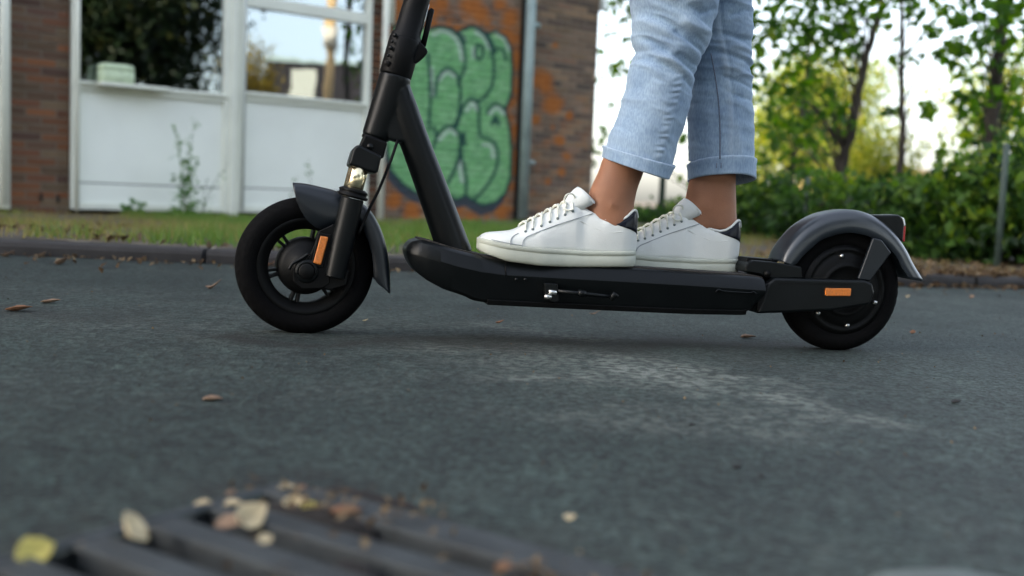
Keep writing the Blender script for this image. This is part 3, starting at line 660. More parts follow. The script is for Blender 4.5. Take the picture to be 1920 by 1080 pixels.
# rear end
armp = [(1441, 532), (1453, 521.5), (1622, 525.5), (1637, 531), (1641, 550), (1632, 571), (1560, 583), (1465, 587), (1420, 588.5)]
ra = slab('rear_arm', armp, .040, .066, satin, sc, bevel=.006, seg=4, vt=.066)
slab('rear_arm', armp, -.066, -.040, satin, sc, bevel=.006, seg=4, vt=.066)
slab('arm_groove', [(1460, 531), (1600, 532), (1600, 533.5), (1460, 532.5)], .0655, .0668, blackm, ra, bevel=0)
slab('reflector', [(1548.5, 540.5), (1597, 541), (1595.5, 555.5), (1548.5, 555)], .064, .0705, orange, ra, bevel=.002, vt=.0705)
slab('yoke', [(1418, 540), (1442, 530), (1462, 527), (1462, 586), (1420, 588)], -.064, .064, blackm, sc, bevel=.004, vt=.064)
slab('tail_block', [(1398, 500), (1404, 492), (1413, 488), (1450, 491), (1503, 500), (1505, 522), (1450, 522), (1436, 521), (1424, 514), (1398, 510)], -.045, .045, satin, sc, bevel=.003, vt=.045)
slab('latch', [(1398, 493), (1402, 482), (1409, 483), (1450, 486), (1452, 491), (1415, 489)], -.03, .03, blackm, sc, bevel=.002, vt=.03)
obj('latch_pin', *tube([SP(1439, 513, -.05), SP(1439, 513, .05)], .007, 16), blackm, sc)
RST = [((1449, 487), (1487, 499)), ((1458, 466), (1494, 494)), ((1475, 442), (1506, 480)), ((1500, 418), (1521, 466)), ((1536, 399), (1545, 448)), ((1578, 392), (1585, 437)), ((1612, 397), (1618, 440)), ((1642, 413), (1645, 450)), ((1667, 437), (1664, 462)), ((1686, 465), (1681, 481)), ((1700, 492), (1692, 502)), ((1719, 524), (1706, 522))]
rf = fender('rear_fender', RST, .043, rfendm, sc, flat=.6)
strut = [(1638, 446), (1654, 450), (1672, 474), (1632, 527), (1609, 524)]
for v_ in ((.0425, .052), (-.052, -.0425)): slab('strut', strut, *v_, fendm, rf, bevel=.003, vt=.052)
tl = slab('tail_light', [(1630, 403), (1685, 402.5), (1694, 408), (1697, 420), (1694, 455), (1684, 449), (1660, 428), (1640, 412)], -.024, .024, satin, sc, bevel=.005, seg=4, vt=.024)
slab('red_lens', [(1691, 424), (1699, 424), (1696.5, 454), (1690, 449)], -.021, .021, redm, tl, bevel=.001, vt=.021)
slab('clear_lens', [(1687, 405), (1696, 409), (1699, 423), (1691, 423.5)], -.022, .022, clearm, tl, bevel=.002, vt=.022)
# ---- stem
def along(p, q, s): return np.array(p) * (1 - s) + np.array(q) * s
s0 = np.array(S(741.5, 141)); s1 = np.array(S(782, 0)); ds = (s1 - s0) / np.linalg.norm(s1 - s0)
def SA(d, v=0.0, n=0.0): p = s0 + ds * d + np.array([ds[1], -ds[0]]) * n; return SW(p[0], v, p[1])
st = obj('stem', *tube([SA(.0), SA(.075), SA(.08), SA(.14), SA(1.02)], [.0285, .0285, .0245, .0235, .0205], 40), blackm, sc)
obj('stem_collar', *tube([SA(-.004), SA(.001), SA(.066), SA(.070)], [.0275, .030, .030, .028], 40), blackm, st)
lump = [(762, 70), (785, 76), (801, 92), (800, 102), (784, 116), (770, 120), (758, 115)]
slab('latch_body', lump, -.017, .017, blackm, st, bevel=.006, vt=.017, seg=4, sm=3)
obj('latch_lever', *tube([SP(793, 86, .0), SP(800, 58, .0), SP(808, 22, .0), SP(811, 17, .0)], [.0055, .0052, .0058, .004], 14), blackm, st)
obj('lever_spring', *tube([SP(783, 74, .004), SP(797, 36, .004), SP(803, 8, .004)], .0022, 8), silver, st)
for px, py, r in ((725, 118, .0055), (728, 104, .003), (733, 90, .004), (736, 78, .003), (741, 66, .004)):
    obj('screw', *tube([SP(px, py, .024), SP(px, py, .0275)], r, 12), satin if r < .005 else darkm, st)
hb = catmull([SA(.99, -.27, .05), SA(1.0, -.15, .02), SA(1.01, 0, 0), SA(1.0, .15, .02), SA(.99, .27, .05)], 6)
hbo = obj('handlebar', *tube(hb, .0125, 20), blackm, sc)
for a, b in (((.27, .14)), ((-.27, -.14))):
    obj('grip', *tube([SA(.99, a, .05), SA(1.0, b, .022)], [.0175, .0165], 20), rubber, hbo)
    obj('brake_lever', *tube(catmull([SA(.995, b, .01), SA(.985, (a + b) / 2, -.035), SA(.97, a, -.03)], 5), .005, 8), satin, hbo)
obj('display', *tube([SA(1.0), SA(1.03), SA(1.04)], [.026, .028, .02], 24), blackm, hbo)
obj('head_lamp', *tube([SA(.93, 0, -.018), SA(.93, 0, -.04), SA(.93, 0, -.046)], [.016, .018, .014], 24), clearm, st)

# ------------------------------------------------------------------ rider
skin = mat('skin', (.29, .128, .068), .66, var=.2, vscale=16, bump=.25, bscale=500)
skin.node_tree.nodes['Principled BSDF'].inputs['Subsurface Weight'].default_value = .12
skin.node_tree.nodes['Principled BSDF'].inputs['Subsurface Radius'].default_value = (.02, .008, .005)
leather = mat('white_leather', (.68, .70, .675), .45, var=.035, vscale=30, bump=.18, bscale=420)
solem = mat('cream_rubber_sole', (.42, .44, .375), .6, var=.14, vscale=14, bump=.12, bscale=300)
navy = mat('navy_leather', (.006, .007, .013), .3, var=.3, vscale=60, bump=.2, bscale=120, spec=.25)
lacem = mat('cream_laces', (.72, .73, .64), .85, var=.08, vscale=300)
stitchm = mat('grey_stitching', (.30, .33, .35), .7)
eyem = mat('eyelet_metal', (.16, .20, .20), .4, metal=.3)
denim, dn, db = node_mat('washed_denim'); N, L = dn.nodes.new, dn.links.new
tc = N('ShaderNodeTexCoord')
def nz_(scale, det=4, rough=.55, vec=None):
    k = N('ShaderNodeTexNoise'); k.inputs['Scale'].default_value = scale; k.inputs['Detail'].default_value = det; k.inputs['Roughness'].default_value = rough
    L(vec if vec else tc.outputs['Object'], k.inputs['Vector']); return k
mpd = N('ShaderNodeMapping'); mpd.inputs['Scale'].default_value = (1, 1, .25); L(tc.outputs['Object'], mpd.inputs[0])
a1 = nz_(14, 5); a2 = nz_(420, 2, .5, mpd.outputs[0])
rp = N('ShaderNodeValToRGB'); rp.color_ramp.elements[0].position = .3; rp.color_ramp.elements[1].position = .72
rp.color_ramp.elements[0].color = (.15, .24, .375, 1); rp.color_ramp.elements[1].color = (.30, .41, .53, 1); L(a1.outputs[0], rp.inputs[0])
rq = N('ShaderNodeValToRGB'); rq.color_ramp.elements[0].color = (.82, .84, .88, 1); rq.color_ramp.elements[1].color = (1.2, 1.16, 1.1, 1); rq.color_ramp.elements[0].position = .35; rq.color_ramp.elements[1].position = .65; L(a2.outputs[0], rq.inputs[0])
mxd = N('ShaderNodeMix'); mxd.data_type = 'RGBA'; mxd.blend_type = 'MULTIPLY'; mxd.inputs[0].default_value = 1; L(rp.outputs[0], mxd.inputs[6]); L(rq.outputs[0], mxd.inputs[7])
fa = N('ShaderNodeAttribute'); fa.attribute_name = 'fade'; mf = N('ShaderNodeMix'); mf.data_type = 'RGBA'; L(fa.outputs['Fac'], mf.inputs[0]); L(mxd.outputs[2], mf.inputs[6]); mf.inputs[7].default_value = (.42, .49, .57, 1)
L(mf.outputs[2], db.inputs['Base Color']); db.inputs['Roughness'].default_value = .9; db.inputs['Specular IOR Level'].default_value = .2; db.inputs['Sheen Weight'].default_value = .15
bd = N('ShaderNodeBump'); bd.inputs['Strength'].default_value = .35; bd.inputs['Distance'].default_value = .001; L(a2.outputs[0], bd.inputs['Height']); L(bd.outputs[0], db.inputs['Normal'])
seamm = mat('denim_seam', (.13, .15, .20), .9, var=.3, vscale=400)
cuffin = mat('denim_dark', (.045, .055, .10), .95)

man = thing('person', 'person in light blue rolled up jeans and white sneakers standing on the scooter deck', 'person', SW(.62, 0, .13))
# shoe measurements, traced on the near shoe
CV = .038
U0 = S(898, 452, .05)[0]; U1 = S(1201.5, 480, .085)[0]; SL = U1 - U0
def trace(pts, v): q = sorted([((S(a, b, v)[0] - U0) / SL, S(a, b, v)[1]) for a, b in pts]); return np.array(q)
ZB = trace([(898, 463), (904, 470), (912, 476), (951, 490), (1011, 498), (1071, 501), (1192, 501.5), (1201, 499)], .085)
ZT = trace([(898, 446), (905, 447.5), (951, 458.5), (1011, 465.5), (1102, 471), (1201, 472)], .082)
TOP = trace([(899, 445), (903, 440), (910, 436.5), (921, 434.5), (945, 433), (960, 431), (981, 422), (1011, 407), (1041, 391), (1062, 382), (1082, 384), (1111, 400)], CV)
COLL = trace([(1111, 400), (1122, 407), (1134, 413), (1150, 416.5), (1162, 414.5), (1175, 407), (1189, 395), (1195, 397), (1199, 405), (1201.5, 412)], .065)
HWs = np.array([0, .012, .04, .09, .16, .27, .38, .52, .66, .80, .90, .955, .985, 1.0]); HWv = np.array([.014, .022, .033, .042, .048, .051, .051, .044, .040, .039, .037, .032, .024, .015])
def zb(s): return float(np.interp(s, ZB[:, 0], ZB[:, 1]))
def zt(s): return float(np.interp(s, ZT[:, 0], ZT[:, 1]))
SCOL = TOP[-1][0]
def Ht(s): return float(np.interp(s, TOP[:, 0], TOP[:, 1])) if s <= SCOL else float(np.interp(s, COLL[:, 0], COLL[:, 1]))
def hwS(s): return float(np.interp(s, HWs, HWv))
def wo(s):
    a = float(np.interp(s, [0, .28, .34, .62, SCOL, SCOL + .06, .9, .97, 1], [0, .0, .004, .012, .020, .031, .031, .024, .010])); return min(a, hwS(s) * .85)
def pq(s): return float(np.interp(s, [0, .25, .5, .75, 1], [.75, .85, 1.0, .7, .6])), float(np.interp(s, [0, .2, .5, .75, 1], [.75, .8, .95, 1.0, 1.0]))
def upper_pt(s, k):
    p, q = pq(s); a = hwS(s) - .0025; c, sn = math.cos(k * PI / 2), math.sin(k * PI / 2)
    y = wo(s) + (a - wo(s)) * max(c, 0) ** p; z0_ = zt(s) - .003; z = z0_ + (Ht(s) - z0_) * sn ** q
    y += .003 * math.sin(k * PI) * float(np.interp(s, [.3, .6], [.4, 1]))
    cr_ = math.exp(-((s - .35) / .06) ** 2); y += .0011 * cr_ * math.sin(s * 190 + k * 4) * math.sin(k * PI); z += .0010 * cr_ * math.sin(s * 190 + 1) * k
    if s > .6: y += -.004 * math.exp(-((s - .62) / .08) ** 2) * math.sin(k * PI)
    return y, z
def upper_at_z(s, z):
    lo, hi = 0.0, 1.0
    for _ in range(18):
        m_ = (lo + hi) / 2
        if upper_pt(s, m_)[1] < z: lo = m_
        else: hi = m_
    return upper_pt(s, lo)[0]
def shoe_px(px, py, out=.001):
    v = CV + .04
    for _ in range(5):
        u, z = S(px, py, v); s = min(max((u - U0) / SL, 0), 1)
        v = CV + (upper_at_z(s, z) if z > zt(s) else hwS(s))
    return s, v - CV + out, z
def build_shoe(du, dv, dw, rot, label):
    piv = (U1 - .10)
    def W(s, y, z, jit=0):
        u = U0 + s * SL; a = u - piv; uu = piv + a * math.cos(rot) - y * math.sin(rot); yy = y * math.cos(rot) + a * math.sin(rot)
        return SW(uu + du, CV + dv + yy, z + dw)
    ss = [0, .006, .015, .03, .05, .075, .1] + list(np.linspace(.13, .9, 34)) + [.925, .945, .962, .975, .985, .993, 1.0]
    ks = np.linspace(0, 1, 17); V = []
    for s in ss:
        for sg in (1, -1):
            for k in ks: y, z = upper_pt(s, k); V.append(W(s, sg * y, z))
    nk = len(ks); Fc = []
    idx = lambda i, g, k: (i * 2 + g) * nk + k
    for i in range(len(ss) - 1):
        for g in (0, 1):
            for k in range(nk - 1):
                q = (idx(i, g, k), idx(i + 1, g, k), idx(i + 1, g, k + 1), idx(i, g, k + 1)); Fc.append(q if g else q[::-1])
        if ss[i + 1] <= SCOL - .12: Fc.append((idx(i, 0, nk - 1), idx(i + 1, 0, nk - 1), idx(i + 1, 1, nk - 1), idx(i, 1, nk - 1)))
    for e in (0, len(ss) - 1):
        for k in range(nk - 1): Fc.append((idx(e, 0, k), idx(e, 0, k + 1), idx(e, 1, k + 1), idx(e, 1, k)))
    sh = obj('shoe', V, Fc, leather, man, solid=.0022)
    if label: sh['label'] = label
    rings = []
    for s in ss:
        h = hwS(s) + .0015; b, t = zb(s), zt(s); g_ = (t - b)
        side = [(h * .93, b), (h - .001, b + .0025), (h, b + .006), (h, t - .0105), (h - .0011, t - .0095), (h - .0011, t - .0085), (h + .0004, t - .0075), (h + .0002, t - .001), (h - .002, t + .0004), (h - .005, t)]
        rings.append([W(s, y, z) for y, z in side] + [W(s, -y, z) for y, z in side[::-1]])
    obj('sole', *loft(rings), solem, sh)
    # navy heel tab laid on the leather
    zl = trace([(1139, 412.5), (1150, 419), (1162, 424), (1180, 430), (1192, 435.5), (1201, 443)], .066)
    st_ = [q for q in np.linspace(zl[0][0], 1.0, 26)]; V, Fc = [], []; nj = 7
    rows = []
    for s in st_:
        a, b = float(np.interp(s, zl[:, 0], zl[:, 1])), Ht(s) - .0006; a = min(a, b - .0003)
        rows.append([(s, upper_at_z(s, z) + .0011, z) for z in np.linspace(a, b, nj)])
    allrows = rows + [[(1.0 + .001, -y, z) for s, y, z in rows[-1]]] + [[(s, -y, z) for s, y, z in r] for r in rows[::-1][1:]]
    v, f = loft([[W(*p) for p in r] for r in allrows], caps=False, closed=False)
    obj('heel_tab', v, f, navy, sh, solid=.0008)
    rim = [W(s, wo(s) + .0008, Ht(s) + .0012) for s in np.linspace(SCOL + .02, 1.0, 30)]
    rim += [W(s, -wo(s) - .0008, Ht(s) + .0012) for s in np.linspace(1.0, SCOL + .02, 30)]
    obj('collar_lining', *tube(rim, .0026, 10), leather, sh)
    # tongue
    tr_ = []
    for (ax, ay), (bx, by), hw_ in (((1040, 396), (1050, 402), .016), ((1058, 379), (1072, 396), .022), ((1067, 364), (1092, 389), .026), ((1077, 354), (1103, 384), .028), ((1083, 350), (1108, 377), .028), ((1087, 353), (1109, 380), .027)):
        p0, p1 = np.array(S(ax, ay, CV)), np.array(S(bx, by, CV)); r = []
        for k in range(13):
            a = PI * k / 12; h = math.sin(a) ** .7; p = p1 * (1 - h) + p0 * h; r.append(W((p[0] - U0) / SL, hw_ * math.cos(a), p[1]))
        tr_.append(r)
    v, f = loft(tr_, caps=False, closed=False); obj('tongue', v, f, leather, sh, solid=.004)
    # laces over the throat, eyelets, seams
    eye = [(985.5, 434), (999, 430), (1015, 423.5), (1031, 416), (1045.5, 409.5), (1059.5, 402.5), (1074, 396)]
    for n_, (ex, ey) in enumerate(eye):
        s, y, z = shoe_px(ex, ey, .0012)
        obj('eyelet', *tube([W(s, y - .001, z), W(s, y + .0008, z)], [.0028, .0022], 12), eyem, sh)
        s2 = s + (.012 if n_ < 6 else 0); zt2 = Ht(s2) + .0045
        pts = [W(s, y, z), W(s, y * .86, z + (zt2 - z) * .55), W(s2, y * .5, zt2 - .001), W(s2, 0, zt2 + .001), W(s2, -y * .5, zt2 - .001), W(s, -y * .86, z + (zt2 - z) * .55), W(s, -y, z)]
        obj('lace', *tube(catmull(pts, 5), list(np.interp(np.linspace(0, 1, 31), [0, .22, .4, .6, .78, 1], [.0011, .0018, .0026, .0026, .0018, .0011])), 8), lacem, sh)
        if n_ < 6:
            s3, y3, z3 = shoe_px(*eye[n_ + 1], .0012)
            pts = [W(s, y * .95, z + .001), W(s * .5 + s3 * .5, 0, Ht(s) * .5 + Ht(s3) * .5 + .006), W(s3, -y3 * .95, z3)]
            obj('lace', *tube(catmull(pts, 8), .0018, 8), lacem, sh)
    c0 = [shoe_px(1062, 392, .004), ]
    def LP(px, py, y): u, z = S(px, py, CV + y); return W((u - U0) / SL, y, z)
    obj('lace', *tube(catmull([LP(1066, 390, .012), LP(1058, 376, .020), LP(1063, 365, .024), LP(1074, 364, .022), LP(1078, 374, .018), LP(1068, 388, .014)], 6), .0016, 8), lacem, sh)
    obj('lace', *tube(catmull([LP(1066, 388, .016), LP(1056, 388, .026), LP(1064, 394, .032), LP(1076, 392, .034)], 6), .0017, 8), lacem, sh)
    for ln in ([(979, 464), (980, 455), (986, 445.5), (1003, 437.5), (1040, 423), (1075, 411.5), (1111, 400.5)], [(957.5, 460), (957.5, 451), (962, 443), (972, 437)], [(902, 443), (925, 450), (951, 455.5), (978, 460)], [(1081, 411), (1100, 420), (1125, 431), (1150, 436), (1168, 434)]):
        faint = ln[0][0] == 1081
        pts = []
        for px, py in ln:
            s, y, z = shoe_px(px, py, -.0002 if faint else .0011); pts.append(W(s, y, z))
        obj('seam', *tube(catmull(pts, 5), .0008, 6), leather if faint else stitchm, sh)
    pb = [W(1.0, .0022, z) for z in np.linspace(zt(1), Ht(1) - .03, 4)]
    return sh
build_shoe(0, 0, 0, 0.0, 'forward white sneaker with cream sole and laces')
hx = S(1398.5, 490, .012)[0] - U1; hz = S(1380, 514.5, .008)[1] - S(1185, 501.5, .085)[1]
build_shoe(hx, -.077, hz, 0.0, 'rear white sneaker with cream sole')

# body: one continuous surface (lofted limbs fused by a voxel remesh)
def uv_ring(c, a, b, n=20, ax=None): ax = np.array([1., 0]) if ax is None else ax; return [SW(c[0] + ax[0] * a * math.cos(t), c[2] + b * math.sin(t), c[1] + ax[1] * a * math.cos(t)) for t in np.linspace(0, 2 * PI, n, endpoint=False)]
NV, FV = .040, -.040
NEAR = [(-2, 1183, 1348), (30, 1188, 1340), (55, 1186, 1334), (75, 1187, 1327), (100, 1192, 1318), (115, 1188, 1312), (130, 1178, 1307), (150, 1175, 1300), (170, 1172, 1296), (200, 1165, 1290), (230, 1156, 1281), (250, 1148, 1272), (270, 1142, 1265), (300, 1138, 1257)]
FAR = [(-2, 1290, 1404), (30, 1290, 1407), (60, 1292, 1408), (100, 1292, 1406), (150, 1291, 1406), (190, 1291, 1409), (220, 1291, 1411), (260, 1292, 1411), (300, 1294, 1410)]
bm_ = MB()
def lp(y, l, r, v): a, b = S(l, y, v), S(r, y, v); return (a[0] + b[0]) / 2, (a[1] + b[1]) / 2, (b[0] - a[0]) / 2
HIPU = S(1375, 0, 0)[0]; HIPW = 1.02
for v0, rows, ank, du_, dw_, vh in ((NV, NEAR, [(300, 1130, 1212), (325, 1122, 1205), (345, 1112, 1197), (362, 1105, 1192), (378, 1102, 1189), (395, 1101, 1187), (412, 1100, 1188), (430, 1100, 1190)], 0, 0, .095), (FV, FAR, [(300, 1300, 1378), (325, 1297, 1379), (345, 1292, 1379), (362, 1288, 1379), (378, 1285, 1380), (395, 1283, 1380), (412, 1282, 1381), (430, 1280, 1383)], hx, hz, -.095)):
    rings = []
    rings.append(uv_ring((HIPU, HIPW - .05, vh), .085, .085)); 
    y_, l_, r_ = rows[0]; k = lp(y_, l_, r_, v0 * 1.1); rings.append(uv_ring((k[0] * .6 + HIPU * .4, k[1] * .5 + HIPW * .5, vh * .6 + v0 * .4), .072, .07)); rings.append(uv_ring((k[0], k[1], v0), .052, .05))
    for y_, l_, r_ in rows[3::4]: c = lp(y_, l_, r_, v0); rings.append(uv_ring((c[0], c[1], v0), .046, .045))
    for y_, l_, r_ in ank: c = lp(y_, l_, r_, v0); rings.append(uv_ring((c[0], c[1], v0), c[2], .033 if y_ < 360 else .035))
    bm_.add(*loft(rings))
    # foot inside the shoe
    c = lp(*ank[-2], v0); fr2 = []
    for s, hh, hw_ in ((1.0 - .05, .03, .022), (.9, .045, .029), (.75, .05, .031), (.6, .042, .033), (.4, .028, .036), (.2, .018, .036), (.08, .012, .02)):
        z0_ = zb(s) + dw_ + .026; u = U0 + s * SL + du_; fr2.append([SW(u, v0 + hw_ * math.cos(t), z0_ + max(0, hh * (math.sin(t) * .5 + .5))) for t in np.linspace(0, 2 * PI, 16, endpoint=False)])
    bm_.add(*loft(fr2))
    # ankle bone
    ab_ = SP(1326, 386, v0 + .031) if v0 < 0 else SP(1150, 384, v0 + .033)
    bm_.add(*tube([ab_ - EV * .02, ab_ - EV * .004, ab_ + EV * .004], [.017, .014, .007], 12))
bm_.add(*loft([uv_ring((HIPU, HIPW - .10, 0), .09, .12), uv_ring((HIPU, HIPW, 0), .105, .165), uv_ring((HIPU, HIPW + .12, 0), .09, .14), uv_ring((HIPU - .02, HIPW + .30, 0), .105, .165), uv_ring((HIPU - .03, HIPW + .43, 0), .085, .18), uv_ring((HIPU - .03, HIPW + .49, 0), .055, .09), uv_ring((HIPU - .035, HIPW + .53, 0), .05, .052), uv_ring((HIPU - .05, HIPW + .60, 0), .05, .05)]))
HC = (HIPU - .075, HIPW + .70)
bm_.add(*loft([uv_ring((HC[0] + .01 * math.sin(t), HC[1] + .12 * math.sin(t), 0), .098 * math.cos(t) + .002, .078 * math.cos(t) + .002, 24) for t in np.linspace(-PI / 2 + .05, PI / 2 - .05, 13)]))
bm_.add(*tube([SW(HC[0] - .085, 0, HC[1] + .01), SW(HC[0] - .105, 0, HC[1] - .02), SW(HC[0] - .118, 0, HC[1] - .035), SW(HC[0] - .09, 0, HC[1] - .045)], [.008, .011, .014, .01], 10))
bm_.add(*tube([SW(HC[0] - .085, 0, HC[1] - .07), SW(HC[0] - .098, 0, HC[1] - .075), SW(HC[0] - .085, 0, HC[1] - .10)], [.012, .014, .016], 10))
for sg in (1, -1):
    bm_.add(*tube([SW(HC[0] + .01, sg * .074, HC[1] - .03), SW(HC[0] + .02, sg * .086, HC[1]), SW(HC[0] + .012, sg * .08, HC[1] + .025)], [.010, .013, .009], 10))
    gp0 = SA(.995, sg * .205, .037); sh0 = SW(HIPU - .03, sg * .175, HIPW + .44); el = SW(HIPU - .19, sg * .27, HIPW + .20); wr = gp0 + EU * .07 + EW * .03
    bm_.add(*tube(catmull([sh0, sh0 * .5 + el * .5, el, el * .5 + wr * .5, wr], 4), list(np.interp(np.linspace(0, 1, 17), [0, .3, .5, .62, 1], [.052, .045, .038, .040, .026])), 16))
    bm_.add(*tube([wr, wr * .45 + gp0 * .55 + EW * .022, gp0 + EW * .024 + EU * .01], [.026, .036, .03], 14, ))
    for q in range(4):
        b0 = gp0 + EV * sg * (.032 - .021 * q) + EW * .024 + EU * .008; ln = (.9, 1, .97, .82)[q]
        bm_.add(*tube(catmull([b0, b0 - EU * .028 * ln - EW * .002, b0 - EU * .036 * ln - EW * .026 * ln, b0 - EU * .014 * ln - EW * .046 * ln], 4), [.0095] * 12 + [.008], 10))
    tb_ = gp0 - EV * sg * .035 + EU * .02 + EW * .012
    bm_.add(*tube(catmull([tb_, tb_ - EV * sg * .014 - EW * .018, tb_ - EV * sg * .012 - EW * .04 - EU * .015], 4), [.011] * 8 + [.009], 10))
bod = obj('body', bm_.v, bm_.f, skin, man)
rmsh = bod.modifiers.new('fuse', 'REMESH'); rmsh.mode = 'VOXEL'; rmsh.voxel_size = .0048; rmsh.use_smooth_shade = True
sm_ = bod.modifiers.new('soft', 'SMOOTH'); sm_.factor = .5; sm_.iterations = 6
hairm = mat('brown_hair', (.05, .03, .018), .6, bump=1, bscale=300)
obj('hair', *loft([uv_ring((HC[0] + .022, HC[1] + .03 + .105 * math.sin(t), 0), .098 * math.cos(t) + .002, .086 * math.cos(t) + .002, 24) for t in np.linspace(-.9, PI / 2 - .05, 10)]), hairm, man)
eyw = mat('eye', (.5, .48, .45), .2)
for sg in (1, -1): obj('eye', *tube([SW(HC[0] - .070, sg * .032, HC[1] + .012), SW(HC[0] - .088, sg * .031, HC[1] + .012)], [.012, .006], 12), eyw, man)
shirt = mat('grey_shirt', (.28, .29, .30), .9, bump=.4, bscale=200)
ts = MB(); ts.add(*loft([uv_ring((HIPU, HIPW - .02, 0), .125, .19, 32), uv_ring((HIPU, HIPW + .12, 0), .112, .17, 32), uv_ring((HIPU - .02, HIPW + .30, 0), .125, .19, 32), uv_ring((HIPU - .03, HIPW + .43, 0), .10, .20, 32), uv_ring((HIPU - .03, HIPW + .50, 0), .06, .09, 32)], caps=False))
for sg in (1, -1):
    a = SW(HIPU - .03, sg * .16, HIPW + .44); b = SW(HIPU - .12, sg * .235, HIPW + .30); ts.add(*tube([a, a * .5 + b * .5, b], [.068, .066, .062], 20, caps=False))
obj('t_shirt', ts.v, ts.f, shirt, man)

# jeans: lofted legs with folds pressed into the cloth
def ridged(x, y, s): n = fbm(x, y, s, 3); return 1 - np.minimum(np.abs(n) * 5.5, 1)
NCR = [([(1190, 22), (1231, 48), (1278, 78), (1312, 92)], -.0045, 7), ([(1188, 68), (1223, 99), (1270, 128), (1309, 146)], -.0055, 7), ([(1200, 112), (1236, 130), (1270, 154), (1299, 176)], -.005, 6), ([(1254, 12), (1293, 34), (1334, 22)], -.004, 6), ([(1247, 68), (1285, 92), (1325, 108)], -.0045, 5), ([(1255, 108), (1285, 124), (1316, 128)], -.004, 4),
       ([(1195, 45), (1240, 76), (1300, 112)], .004, 8), ([(1195, 92), (1235, 118), (1290, 152)], .0045, 8), ([(1260, 50), (1300, 66), (1335, 62)], .004, 7), ([(1188, 112), (1200, 118)], -.004, 6), ([(1230, 0), (1262, 16), (1310, 8)], .004, 7), ([(1225, 200), (1236, 240), (1222, 285)], .002, 12)]
FCR = [([(1335, 70), (1370, 82), (1408, 78)], -.004, 5), ([(1330, 105), (1368, 118), (1404, 130)], -.0045, 5), ([(1336, 128), (1372, 142), (1406, 150)], .004, 6), ([(1338, 150), (1370, 160), (1405, 172)], -.0045, 5), ([(1345, 178), (1375, 188), (1406, 192)], -.003, 5), ([(1345, 38), (1380, 30), (1404, 44)], -.004, 6), ([(1350, 92), (1380, 98), (1406, 104)], .004, 6), ([(1360, 240), (1368, 290)], .003, 7), ([(1312, 215), (1318, 280)], .002, 9)]
JV, JF, JA = [], [], []
legs_top = []
